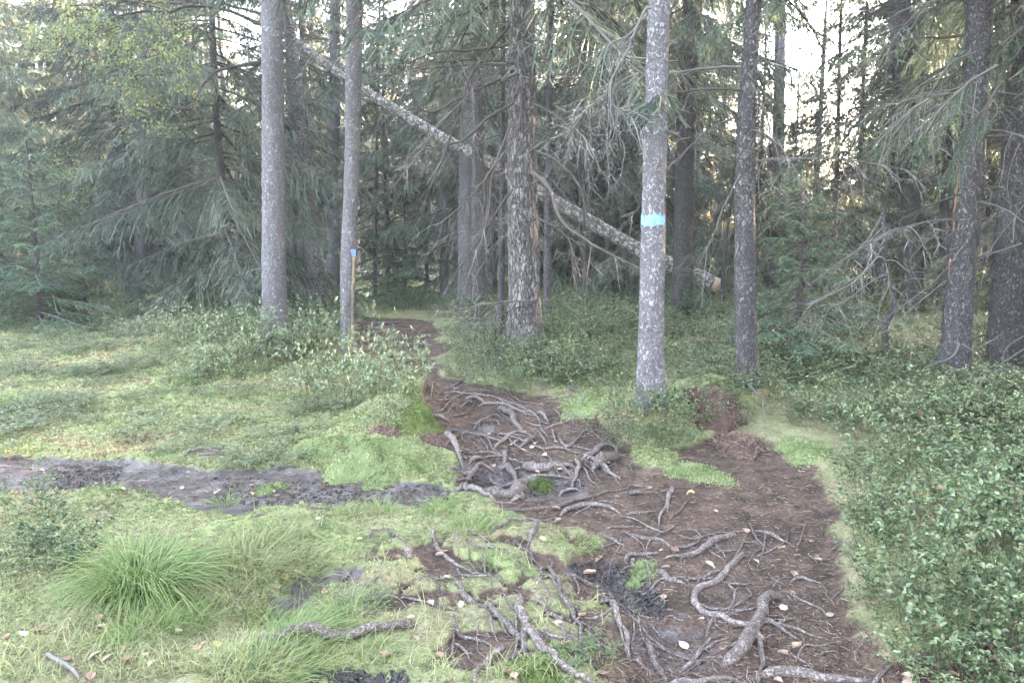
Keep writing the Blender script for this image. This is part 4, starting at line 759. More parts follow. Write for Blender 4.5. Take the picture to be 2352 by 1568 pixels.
for pts, w, c, lab in (
    ([(340, 640), (370, 720), (365, 800), (395, 900), (410, 1000), (480, 1080), (540, 1150), (560, 1220), (590, 1310), (640, 1400), (690, 1450), (720, 1530)], 40, C3, "long winding pale root running down the moss towards the lower middle edge"),
    ([(1690, 590), (1640, 680), (1590, 750), (1510, 815), (1440, 850), (1380, 900), (1365, 960), (1390, 1030), (1440, 1060), (1540, 1078), (1600, 1100), (1700, 1105), (1800, 1080), (1880, 1075), (1950, 1120), (2000, 1160), (2080, 1210), (2180, 1240)], 50, C3, "hook shaped root curling round and crossing over the thickest root"),
    ([(1650, 475), (1560, 510), (1470, 550), (1420, 600), (1340, 630), (1230, 655), (1110, 675)], 46, C3, "straight smooth root slanting up right above the hook shaped root"),
    ([(1250, 410), (1190, 460), (1110, 500), (1040, 540), (1015, 600), (1015, 640), (1060, 660), (1130, 690)], 18, C3, "thin root bent like a bow over the wet mud hollow"),
    ([(890, 490), (960, 505), (1040, 530), (1120, 540), (1210, 590)], 36, C3, None),
    ([(1730, 470), (1690, 560), (1630, 650), (1560, 720), (1490, 760), (1440, 840)], 16, C3, None), ([(1420, 500), (1480, 540), (1540, 610), (1580, 670)], 18, C3, None),
    ([(1740, 400), (1770, 500), (1820, 560), (1880, 620), (1916, 650)], 14, C3, None), ([(1850, 480), (1830, 600), (1790, 740)], 14, C3, None), ([(1830, 590), (1760, 640), (1710, 710)], 12, C3, None),
    ([(870, 660), (920, 630), (1000, 625), (1120, 620)], 34, C3, None), ([(1020, 680), (1040, 740), (1045, 820)], 40, C3, None), ([(930, 650), (935, 690), (945, 730)], 30, C3, None),
    ([(1070, 750), (1150, 780), (1220, 810), (1300, 840)], 42, C3, None), ([(390, 770), (480, 790), (600, 815), (700, 830), (800, 870), (880, 910)], 34, C3, "root running right along the near rim of the wet mud hollow"),
    ([(720, 900), (780, 960), (810, 1030), (820, 1100), (860, 1150), (900, 1220), (920, 1290), (980, 1350), (1030, 1390), (1040, 1460)], 44, C3, "stepped knotty root below the wet mud hollow"),
    ([(620, 990), (760, 995), (870, 990), (980, 1005), (1100, 1030), (1200, 1050), (1320, 1075)], 34, C3, "level root lying across the soil just above the stepped knotty root"),
    ([(1010, 1130), (1050, 1200), (1090, 1290), (1110, 1390), (1140, 1470), (1175, 1540)], 58, C3, "thick straight root falling to the crossing root at the bottom edge"),
    ([(960, 1568), (1150, 1560), (1250, 1530), (1400, 1520), (1550, 1490), (1740, 1510)], 58, C3, "stout root lying crosswise along the bottom edge"),
    ([(-60, 1100), (60, 1170), (120, 1220), (180, 1300), (250, 1370), (295, 1425)], 50, C3, "short stout dark root beside the moss cushion at the bottom"),
    ([(130, 950), (150, 1030), (200, 1150), (270, 1270), (350, 1360), (420, 1440), (500, 1500), (600, 1545), (800, 1562)], 66, C3, "heavy forked root sweeping down to the bottom edge from the thin moss"),
    ([(100, 540), (150, 600), (210, 670), (280, 735)], 28, C3, A2), ([(270, 460), (230, 530), (190, 590)], 46, C3, "short thick stump of root standing out of the moss"), ([(340, 720), (290, 780), (260, 850)], 28, C3, A2),
    ([(-70, 530), (0, 490), (90, 450), (200, 420), (320, 410), (420, 400), (500, 420)], 26, C3, "long thin root arching above the middle grass tuft"), ([(310, 405), (370, 375), (450, 390)], 18, C3, None),
    ([(400, 355), (500, 320), (600, 300), (700, 310), (780, 340), (840, 372)], 42, C3, "humped root with moss below the tangle"), ([(0, 312), (130, 320), (250, 310), (400, 300), (520, 270), (640, 240), (760, 210), (880, 190), (920, 165), (1050, 175)], 34, C3, "long root rising rightwards beneath the mossy trunk sized root"),
    ([(500, 370), (600, 310), (700, 260), (760, 270), (860, 285), (920, 270)], 16, C3, None), ([(880, 360), (1000, 340), (1090, 335)], 32, C3, None), ([(1215, 165), (1190, 260), (1160, 340)], 36, C3, "upright root end sticking up on the bare soil"), ([(1165, 250), (1120, 340), (1100, 370), (1110, 460)], 24, C3, None),
    ([(1170, 395), (1230, 345), (1320, 240)], 18, C3, None), ([(720, 460), (800, 445), (1000, 440)], 18, C3, None), ([(695, 525), (780, 540), (880, 572)], 32, C3, None), ([(1410, 1190), (1470, 1110), (1550, 1040), (1640, 990), (1710, 950), (1770, 910), (1720, 850), (1715, 820)], 30, C3, "crooked root with a sharp elbow left of the thickest root"),
    ([(1240, 1360), (1340, 1310), (1430, 1250), (1530, 1220), (1620, 1200)], 38, C3, "root slanting up towards the thickest root from the lower middle"), ([(1400, 1250), (1480, 1210), (1580, 1170)], 26, C3, None), ([(1130, 1330), (1200, 1360), (1270, 1380), (1350, 1440), (1440, 1480)], 20, C3, None),
    ([(1290, 805), (1400, 800), (1500, 750), (1560, 760), (1640, 790)], 24, C3, None), ([(1220, 570), (1290, 580), (1380, 550), (1410, 515)], 28, C3, None), ([(1220, 480), (1340, 530), (1500, 490), (1600, 470)], 14, C3, None), ([(220, 1020), (320, 1050), (400, 1080), (480, 1125)], 40, C3, A2), ([(505, 1190), (490, 1260), (450, 1290)], 20, C3, A2), ([(560, 1170), (630, 1230), (700, 1280)], 22, C3, A2),
    ([(70, 1470), (160, 1435), (300, 1418), (420, 1432), (520, 1470), (650, 1495), (780, 1500), (900, 1490)], 78, C4, "fat smooth root like a log at the lower right edge of the path"), ([(855, 1550), (920, 1470), (1000, 1400)], 40, C4, "forked root end leaning on the fat smooth root"), ([(100, 1090), (180, 1100), (260, 1120), (340, 1135), (420, 1180), (590, 1212)], 28, C4, "branching root end pointing right from the thickest root"), ([(250, 870), (330, 930), (420, 980), (500, 1010), (560, 1055)], 20, C4, None), ([(290, 810), (370, 790), (450, 810), (520, 840)], 24, C4, "lone bowed root on the smooth soil at right"), ([(40, 485), (80, 480), (160, 500), (240, 540), (320, 570)], 28, C4, None), ([(200, 1095), (270, 1085), (340, 1068)], 28, C4, None), ([(265, 1245), (310, 1320), (400, 1370), (460, 1415)], 16, C4, None),
    ([(880, 490), (960, 520), (1040, 580), (1110, 630), (1145, 680), (1155, 715)], 22, C2, "thin twisted root in the moss left of the long winding root"), ([(825, 545), (845, 515), (890, 495)], 22, C2, A2), ([(1285, 505), (1310, 590), (1370, 660), (1440, 710), (1530, 750), (1620, 800)], 34, C2, "pale root running down from the grass tuft through thin moss"), ([(1440, 720), (1480, 790), (1560, 820), (1650, 845)], 26, C2, A2), ([(1160, 870), (1300, 880), (1400, 855), (1470, 835), (1560, 845), (1660, 845), (1760, 870), (1920, 900)], 24, C2, "wavy level root crossing the thin moss"), ([(870, 972), (950, 960), (1035, 948)], 36, C2, A2), ([(1040, 950), (1140, 965), (1260, 985), (1320, 995)], 20, C2, A2),
    ([(590, 1095), (700, 1090), (840, 1080), (940, 1080)], 24, C2, "dark root under the grass at lower left of the moss"), ([(1080, 1090), (1150, 1070), (1240, 1060)], 16, C2, A2), ([(1440, 870), (1500, 930), (1580, 1010), (1640, 1020), (1700, 1090), (1760, 1160), (1800, 1190)], 48, C2, "broad grey root coming down left of the heavy forked root"), ([(1785, 1255), (1700, 1330), (1640, 1420), (1590, 1510), (1560, 1580)], 48, C2, "leaning root left of the moss cushion at the bottom edge"), ([(1390, 1160), (1480, 1210), (1600, 1240), (1710, 1270)], 32, C2, A2), ([(690, 730), (670, 790), (640, 850)], 30, C2, "broken root end at the rim of the muddy ditch"), ([(790, 890), (860, 862), (915, 838)], 25, C2, A2), ([(0, 425), (100, 415)], 25, C2, A2), ([(400, 387), (560, 375)], 18, C2, A2), ([(700, 362), (880, 345)], 18, C2, A2),
    # the tangle at the foot of the bank
    ([(530, 650), (620, 660), (690, 655), (740, 605), (800, 600), (850, 610)], 40, C5, "bent root like a knee at the left of the tangle"), ([(745, 605), (680, 650), (620, 710), (555, 752)], 38, C5, "root leg reaching down left from the knee shaped root"), ([(790, 620), (810, 680), (870, 700), (950, 705), (1040, 670), (1120, 650), (1250, 650), (1385, 662)], 28, C5, "sagging root hung like a garland in the tangle"), ([(850, 572), (920, 572), (970, 620), (1015, 675)], 46, C5, "stout root dropping into the dark pit of the tangle"), ([(895, 560), (930, 515), (965, 500)], 40, C5, None), ([(1060, 568), (1110, 590), (1180, 602), (1280, 605), (1395, 618)], 60, C5, "thick level root at the upper side of the tangle"),
    ([(730, 800), (800, 805), (900, 800), (960, 788), (1010, 750), (1060, 705), (1130, 685), (1220, 690), (1310, 712)], 76, C5, "thickest tangle root with a mossy flank above the dark pit"), ([(520, 800), (590, 785), (640, 770), (700, 810), (760, 850), (850, 880), (880, 892)], 48, C5, "pale elbow root at the grass edge of the tangle"), ([(810, 912), (880, 880), (1020, 862)], 18, C5, None), ([(930, 850), (1000, 810), (1035, 755)], 36, C5, None),
    ([(1430, 555), (1520, 530), (1560, 492), (1630, 465), (1690, 495), (1695, 530)], 42, C5, "arched root over the stump like knot at right of the tangle"), ([(1660, 520), (1570, 580), (1500, 655)], 86, C5, "short very thick root knot under the arched root"), ([(1450, 545), (1510, 548), (1560, 600), (1620, 650), (1705, 702)], 38, C5, "root slipping down right from the knot"), ([(1425, 540), (1410, 620), (1385, 700), (1392, 735)], 38, C5, "upright root crossing the tangle from top to bottom"),
    ([(845, 210), (900, 240), (960, 262), (1000, 310), (1050, 342), (1110, 352)], 48, C5, "smooth snaking root in the middle of the upper path"), ([(720, 190), (800, 180), (880, 182), (960, 210), (1060, 250)], 26, C5, U5), ([(380, 120), (500, 110), (620, 110), (700, 120), (800, 132), (900, 170), (1000, 222)], 18, C5, U5), ([(480, 150), (600, 120), (700, 90), (860, 92), (900, 102)], 14, C5, U5), ([(630, 150), (700, 150), (770, 172)], 34, C5, U5), ([(390, 255), (450, 270), (525, 292)], 32, C5, "stubby root by the mossy hummock on the upper path"), ([(500, 265), (600, 260), (690, 240)], 18, C5, U5), ([(390, 232), (480, 210), (600, 195)], 12, C5, U5), ([(690, 332), (760, 290), (830, 265), (885, 285)], 24, C5, U5), ([(600, 370), (680, 365), (740, 400), (830, 430), (905, 442)], 26, C5, U5), ([(480, 350), (600, 362)], 20, C5, U5), ([(825, 478), (900, 440), (960, 392), (1010, 375), (1115, 402)], 28, C5, "forked root arching over a moss patch above the tangle"), ([(1112, 405), (1060, 450), (1005, 485)], 38, C5, A5), ([(955, 455), (1020, 425)], 20, C5, A5),
    ([(1105, 460), (1170, 490), (1250, 490), (1330, 492), (1430, 512), (1505, 510)], 24, C5, A5), ([(1285, 390), (1310, 450), (1340, 482), (1400, 440), (1440, 410), (1472, 330)], 24, C5, A5), ([(1255, 350), (1240, 400), (1262, 445)], 24, C5, A5), ([(1150, 312), (1165, 370), (1205, 412)], 18, C5, A5), ([(1180, 352), (1280, 320), (1365, 295)], 14, C5, A5), ([(640, 562), (700, 550), (765, 552)], 32, C5, A5), ([(770, 745), (830, 755), (900, 750), (985, 752)], 36, C5, "root bridging the dark pit low in the tangle"), ([(1445, 600), (1500, 690), (1560, 742)], 14, C5, A5), ([(1470, 580), (1550, 690)], 14, C5, A5), ([(1400, 640), (1440, 742)], 14, C5, A5), ([(1500, 560), (1555, 655)], 16, C5, A5), ([(1770, 792), (1875, 795)], 32, C5, A5), ([(1435, 832), (1535, 758)], 18, C5, A5), ([(1280, 770), (1340, 745), (1425, 745)], 28, C5, "gnarled root stub below the upright root"),
    ([(690, 30), (640, 40), (560, 70)], 14, C5, U5), ([(620, 25), (540, 60), (480, 90)], 14, C5, U5), ([(890, 60), (930, 80), (975, 95)], 14, C5, U5), ([(1120, 240), (1170, 265), (1215, 295)], 26, C5, U5), ([(1240, 215), (1270, 245), (1300, 278)], 14, C5, U5), ([(1010, 225), (1100, 260), (1160, 320)], 16, C5, U5)):
    root(pts, w, c, lab or (A3 if c in (C3, C4) else A5), .55 if c is C5 else .42, .012 if c is C5 else 0.)
root([(1975, 905), (1920, 925), (1870, 965), (1845, 1030), (1840, 1090), (1840, 1140), (1760, 1210), (1680, 1270), (1610, 1350), (1575, 1420)], 84, C3, "thickest bare root coming towards the viewer at lower right", .45, 0., taper=.12)
for pts in ([(838, 738), (880, 742), (925, 736)], [(845, 760), (880, 758), (930, 748)], [(842, 778), (900, 772), (945, 770)], [(905, 800), (950, 788), (1000, 790)], [(860, 815), (930, 810), (980, 812)], [(850, 750), (872, 752), (900, 760)]):
    root(pts, 26, lambda p: p, "low dark root far up the path near its bend", .5, .01)
# the finer net between the big roots
r6 = np.random.default_rng(16)
for k in range(95):
    if k < 38:
        u, v = r6.uniform(960, 1480), r6.uniform(1210, 1500); a = math.radians(r6.uniform(45, 80)); l = r6.uniform(70, 190); lab = "thin winding root running downhill through the thin moss at lower middle"; w = r6.uniform(12, 30)
    elif k < 60:
        u, v = r6.uniform(1400, 1850), r6.uniform(1200, 1500); a = math.radians(r6.choice([-25, 20, 160]) + r6.normal(0, 18)); l = r6.uniform(50, 150); lab = "thin root crossing the dark soil between the big roots at lower right"; w = r6.uniform(10, 24)
    else:
        u, v = r6.uniform(975, 1330), r6.uniform(875, 1050); a = math.radians(r6.uniform(-8, 40)); l = r6.uniform(50, 140); lab = "thin root woven into the root step on the upper path"; w = r6.uniform(12, 30)
    pts = [(u, v)]
    for j in range(5): a += r6.normal(0, .32); u += l / 5 * math.cos(a); v += l / 5 * math.sin(a) * .75; pts.append((u, v))
    if v > 1566: continue
    root(pts, w * (.62 if k >= 60 else .8), lambda p: (p[0], p[1]), lab, .5, .006 if k >= 60 else 0., group="finer roots between the big ones")
# hair roots in the soil
r4 = np.random.default_rng(3)
for k in range(110):
    if k < 70: u, v = r4.uniform(1380, 2000), r4.uniform(1190, 1560)
    elif k < 90: u, v = r4.uniform(1000, 1400), r4.uniform(860, 1000)
    else: u, v = r4.uniform(1250, 1480), r4.uniform(950, 1100)
    a = r4.uniform(0, 6.28); l = r4.uniform(25, 75); c = r4.uniform(-1, 1)
    pts = [(u, v), (u + l * .5 * math.cos(a), v + l * .3 * math.sin(a)), (u + l * math.cos(a + c), v + l * .6 * math.sin(a + c))]
    root(pts, r4.uniform(5, 11), lambda p: p, "hair thin rootlet on the dark trodden soil" if k < 70 else "hair thin rootlet beside the root tangle", .6, .004, group="hair thin rootlets on the path")
# deadwood
root([(0, 1310), (150, 1300), (330, 1262), (480, 1262), (640, 1250), (800, 1230), (950, 1212), (1060, 1192), (1165, 1180)], 72, C2, "grey half sunken log in the grass at the lower left", .55, 0, "fallen_log", M_ROOT, .12, .15, None)
root([(262, 1430), (330, 1490), (430, 1560)], 36, lambda p: (.4142 * p[0], 918.8 + .4142 * p[1]), "pale peeled stick lying in the lower left corner", .8, 0, "fallen_stick", M_PALETWIG, .05, .2, None)
root([(1030, 322), (1100, 302), (1240, 310)], 26, lambda p: (.4142 * p[0], 918.8 + .4142 * p[1]), "reddish stick at the far rim of the bog mud", .9, .01, "fallen_stick", None, .05, .3, None)
root([(1100, 320), (1160, 335), (1250, 312)], 20, lambda p: (.4142 * p[0], 918.8 + .4142 * p[1]), "short forked stick beside the reddish one on the mud", .9, .02, "fallen_stick", None, .05, .3, None)
root([(1712, 890), (1722, 920), (1745, 945), (1757, 970)], 14, lambda p: p, "thin white stick standing askew below the straight dark spruce", 2., .10, "fallen_stick", M_PALETWIG, .05, .3, None)
root([(1005, 1000), (1030, 1005), (1045, 1040), (1056, 1058)], 46, lambda p: p, "splintered weathered wood piece by the mossy hummock", .9, .05, "dead_wood", M_ROOT, .2, .3, None)
root([(945, 1268), (953, 1282)], 60, lambda p: p, "small grey chunk of dead wood in the moss", .8, 0, "dead_wood", M_ROOT, .2, .2, None)

# ------------------------------------------------------------------ bilberry
def bilberry(seed, r=.35, h=.36, nst=30, nl=1500, L=.025, oval=False, sw=.0028):
    global rng
    keep = rng; rng = np.random.default_rng(seed); lf, st = MB(), MB()
    a = rng.uniform(0, 6.28, nst); q = r * np.sqrt(rng.random(nst)); base = np.stack([q * np.cos(a), q * np.sin(a), np.full(nst, -.03)], 1)
    hh = h * rng.uniform(.55, 1.1, nst) * (1 - .45 * (q / r) ** 2); lean = base * [.5, .5, 0] / r * hh[:, None] + rng.normal(0, .05, (nst, 3)) * [1, 1, 0]
    top = base + lean + np.array([0, 0, 1.]) * hh[:, None]; mid = base + lean * .3 + np.array([0, 0, .5]) * hh[:, None]
    for x, y_ in ((base, mid), (mid, top)):
        d = y_ - x; l = np.linalg.norm(d, axis=1); strips(st, x, nrm(d), l, sw, rng.uniform(0, .6, nst), .8); strips(st, x, nrm(d), l, sw, rng.uniform(0, .6, nst), .8)
    ntw = nst * 7; si = rng.integers(0, nst, ntw); t = rng.uniform(.3, 1, ntw)[:, None]; p = np.where(t < .5, base[si] + (mid - base)[si] * t * 2, mid[si] + (top - mid)[si] * (t * 2 - 1))
    d = nrm(rv(ntw) * [1, 1, .5] + [0, 0, .55]); l = rng.uniform(.05, .13, ntw) * h / .36; strips(st, p, d, l, sw * .6, rng.uniform(.2, .9, ntw), .5)
    ti = rng.integers(0, ntw, nl); s = rng.uniform(.25, 1.05, nl); pos = p[ti] + d[ti] * (l[ti] * s)[:, None]
    ld = nrm(rv(nl) * [1, 1, .45] + d[ti] * .5); nn = nrm(np.array([0, 0, 1.]) + .55 * rv(nl))
    tint = np.clip(rng.normal(.47, .2, nl), 0, .9); tint = np.where(rng.random(nl) < .03, rng.uniform(.9, 1, nl), tint)
    leaves(lf, pos, ld, nn, L * rng.uniform(.7, 1.2, nl), L * .62, tint, oval); rng = keep
    return lf, st
BIL = [bilberry(300 + k) for k in range(4)]; BILM = [(a.mesh("leaves", M_BILB), b.mesh("stems", M_BSTEM)) for a, b in BIL]
PALEM = []; PALE_ = []
for k_ in range(4):
    a_, b_ = bilberry(340 + k_, .36, .38, 30, 1400, .027); a_.tq = [np.where(q > .9, q, np.minimum(q + .25, .88)) for q in a_.tq]; PALEM.append((a_.mesh('leaves', M_BILB), None)); PALE_.append((a_, b_))  # lighter tint paints the sky's reflection into the bog leaves
BILN = [bilberry(320 + k, .34, .40, 24, 2300, .0225, True, .0032) for k in range(3)]; BILNM = [(a.mesh("leaves", M_BILB), b.mesh("stems", M_BSTEM)) for a, b in BILN]
def bush(u, v, sc, label, near=False, k=None, zs=1., xy=1.):
    b = G(u, v)[0]; L = BILNM if near else BILM; k = int(rng.integers(len(L))) if k is None else k
    t = empty("bilberry_bush", b, label, "bush", "bilberry bushes"); rz = rng.uniform(0, 6.28)
    put("leaves", (L[k] if near or v > 1000 or u > 1000 else PALEM[k])[0], t, None, rz, (sc * xy, sc * xy, sc * zs)); put("stems", L[k][1], t, None, rz, (sc * xy, sc * xy, sc * zs))
for u, v, sc, lab, nr, zs in (
    (2290, 1500, 1.15, "big glossy bilberry bush filling the lower right corner", True, 1.3), (2235, 1545, .75, "low bilberry bush along the bottom edge in the right corner", True, 1.0), (2340, 1560, .8, "bilberry bush in the very corner at bottom right", True, 1.1), (2180, 1420, .95, "bilberry bush in front of the corner bush at the path edge", True, 1.15), (2330, 1330, 1.2, "tall bilberry bush at the right edge above the corner", True, 1.25), (2140, 1290, .95, "loose bilberry bush with dark stems over yellow moss at right", True, 1.), (2040, 1230, .75, "low bilberry bush leaning over the right rim of the path", True, .9), (2240, 1220, 1.15, "leafy bilberry bush midway up the right edge", True, 1.1), (2000, 1130, .7, "small bilberry bush by the moss at the bend of the right path", True, .9), (2120, 1110, 1., "bilberry bush behind the loose one on the right", True, 1.), (2300, 1080, 1.2, "broad bilberry bush at the right edge under the pale dead boughs", True, 1.), (2030, 1400, .5, "single bilberry sprig on the yellow moss right of the path", True, .9),
    (2060, 1015, 1.2, "bilberry bush beside the bright moss patch on the right", False, 1.1), (1930, 960, 1.1, "dark green bilberry bush above the bright moss patch", False, 1.), (2180, 985, 1.3, "pale topped bilberry bush below the orange streaked spruce", False, 1.1),
    (1485, 975, 1.0, "bilberry bush at the foot of the blue banded spruce", False, 1.25), (1440, 1010, .75, "small bilberry bush left of the blue banded spruce foot", False, .9), (1560, 960, .9, "bilberry bush right of the blue banded spruce foot", False, 1.), (1525, 1015, .7, "low bilberry bush in front of the blue banded spruce", False, .9),
    (1290, 875, 1.2, "round bilberry bush on the bank right of the path", False, 1.2), (1180, 850, 1.1, "bilberry bush overhanging the inner bend of the path", False, 1.1), (1105, 815, 1.1, "bilberry bush along the right side of the upper path", False, .9), (1075, 868, .75, "low bilberry bush at the very neck of the path", False, .9), (1135, 885, .8, "bilberry bush on the bank above the upper roots", False, .9), (1200, 892, .8, "bilberry bush overhanging the bank edge before the round one", False, .9), (1030, 840, .6, "small bilberry bush right of the path neck", False, .8), (1380, 905, .7, "small bilberry bush at the end of the inner bank", False, .8), (1345, 790, 1.2, "bilberry bush by the very thin dead pole", False, 1.), (1290, 800, 1.1, "bilberry bush behind the round bank bush and right of the broad spruce", False, 1.), (1400, 800, 1.2, "bilberry bush left of the blue banded spruce far behind its foot", False, 1.), (1350, 840, 1.1, "bilberry bush behind the round one on the bank", False, 1.), (1240, 820, 1.0, "bilberry bush at the foot of the broad furrowed spruce", False, 1.),
    (850, 925, 1.25, "large twiggy bilberry bush on the hummock left of the path", False, 1.75), (790, 925, 1.3, "wide bilberry bush left of the hummock", False, 1.9), (860, 900, .8, "bilberry bush topping the hummock beside the upper path", False, .9), (700, 900, 1.0, "sparse bilberry bush in the moss left of the hummock bushes", False, .9), (880, 975, .6, "bare twigged bilberry bush on the hummock face", False, 1.),
    (540, 860, 1.3, "pale leaved bilberry bush left of the thick pale spruce", False, 1.35), (600, 835, 1.35, "bilberry bush hiding the foot of the thick pale spruce", False, 1.62), (705, 825, 1.3, "bilberry bush between the thick pale spruce and the peeled spruce", False, 1.49), (470, 870, 1.0, "bilberry bush with grey leaves at the inner bog edge", False, .9), (380, 780, 1.4, "wide bilberry bush at the back of the bog", False, 1.1), (460, 790, 1.4, "bilberry bush right of the wide one at the back of the bog", False, 1.1), (330, 770, 1.1, "low bilberry bush next to the young spruces", False, .9), (735, 790, .9, "bilberry bush behind the peeled spruce", False, 1.), (1050, 765, .9, "bilberry bush at the right rim where the path bends", False, .8),
    (40, 1330, .8, "twiggy bilberry bush with greyish leaves at the left edge", True, 1.2), (120, 1300, .6, "greyish bilberry bush against the big grass tussock", True, .9), (30, 1190, .7, "bilberry bush with dark bare stems at the left edge by the mud", True, 1.1), (830, 1385, .35, "little bilberry sprig beside the muddy ditch", True, .8), (1345, 1500, .28, "tiny bilberry sprig in the moss cushion at the bottom", True, .8)):
    bush(u, v, sc, lab, nr, None, zs)
def scatter_px(n, region, seed):
    """n ground points spread over a picture region, so that density falls with distance"""
    r = np.random.default_rng(seed); P = np.array(region, float); u = r.uniform(P[:, 0].min(), P[:, 0].max(), n * 3); v = r.uniform(P[:, 1].min(), P[:, 1].max(), n * 3)
    k = sdf([P], u, v) > 0; u, v = u[k][:n], v[k][:n]; g = hit(u, v, H0); g[:, 2] = H(g[:, 0], g[:, 1]); return g
def undergrowth(name, label, n, sel, seed, smin=.7, smax=1.3, zs=1., pale=0.):
    lf, st = MB(), MB(); r = np.random.default_rng(seed); k = 0
    while k < n:
        a = math.radians(r.uniform(-40, 60)); d0 = 4.2 if a > .6 else 5.5; d = d0 * (40 / d0) ** r.random()
        x, y = d * math.sin(a), d * math.cos(a)
        if not sel(x, y, r): continue
        p, m, ro = masks(np.array([x]), np.array([y]))
        if max(p[0], m[0], ro[0]) > .1 or sdf(PATH_AND_SHADE, np.array([x]), np.array([y]))[0] > (-.2 if y < 7 else -.45): continue
        k += 1; i = r.integers(4); c, q = math.cos(k), math.sin(k); s = r.uniform(smin, smax) * (1 + d / 45); M = np.array([[c, -q, 0], [q, c, 0], [0, 0, zs * (.68 if d < 11 else 1)]]) * s
        z = float(H(np.array([x]), np.array([y]))[0]); src = PALE_ if pale else BIL; lf.add(src[i][0], M, (x, y, z), 0 if pale else r.uniform(-.12, .04)); st.add(src[i][1], M, (x, y, z))
    t = tag(bpy.data.objects.new(name, None), label, None, None, 'stuff'); COL.objects.link(t)
    put("leaves", lf.mesh("leaves", M_BILB), t); put("stems", st.mesh("stems", M_BSTEM), t)
def bog(x, y): return x < -1.4 and y < 15 and x < -1.2 - .02 * y and not (y > 9.3 and x > -.36 * y + .2)
undergrowth("undergrowth", "bilberry undergrowth carpeting the wood floor", 690, lambda x, y, r: not bog(x, y) and (y > 6.5 or x > 2.6) and not (x < .2 and y < 8) and not (x / y < .17 and y < 7.2), 51)
undergrowth("bog_undergrowth", "low sparse bilberry sprigs dotting the bog moss", 95, lambda x, y, r: bog(x, y) and y > 5.6 and r.random() < .5 + .5 * (y > 9), 52, .45, .95, .6, .22)

# ------------------------------------------------------------------ grass
def tussock(u, v, rad, L, n, mat, label, w=.004, droop=(.4, 1.1), name="grass_tussock", spread=.9, wind=(0, 0), group="grass tufts in the bog"):
    b = G(u, v)[0]; mb = MB(); a = rng.uniform(0, 6.28, n); q = rad * .38 * np.sqrt(rng.random(n)); p = np.stack([q * np.cos(a), q * np.sin(a), np.full(n, -.02)], 1)
    p[:, 2] += H(p[:, 0] + b[0], p[:, 1] + b[1]) - b[2]
    d = nrm(np.stack([np.cos(a), np.sin(a), np.zeros(n)], 1) * (rng.uniform(.1, 1., n) * spread)[:, None] + rng.normal(0, .18, (n, 3)) + np.array([wind[0], wind[1], 1.]))
    blades(mb, p, d, L * rng.uniform(.45, 1.1, n), w * rng.uniform(.7, 1.3, n), rng.uniform(*droop, n), np.clip(rng.normal(.45, .22, n), 0, 1)); o = put(name, mb.mesh(name, mat), None, b); tag(o, label, "grass", group)
tussock(325, 1345, .40, .47, 1300, M_GRASS, "large bright green grass tussock at the lower left of the mud", .0055, (.5, 1.25), spread=1.05, wind=(.12, 0))
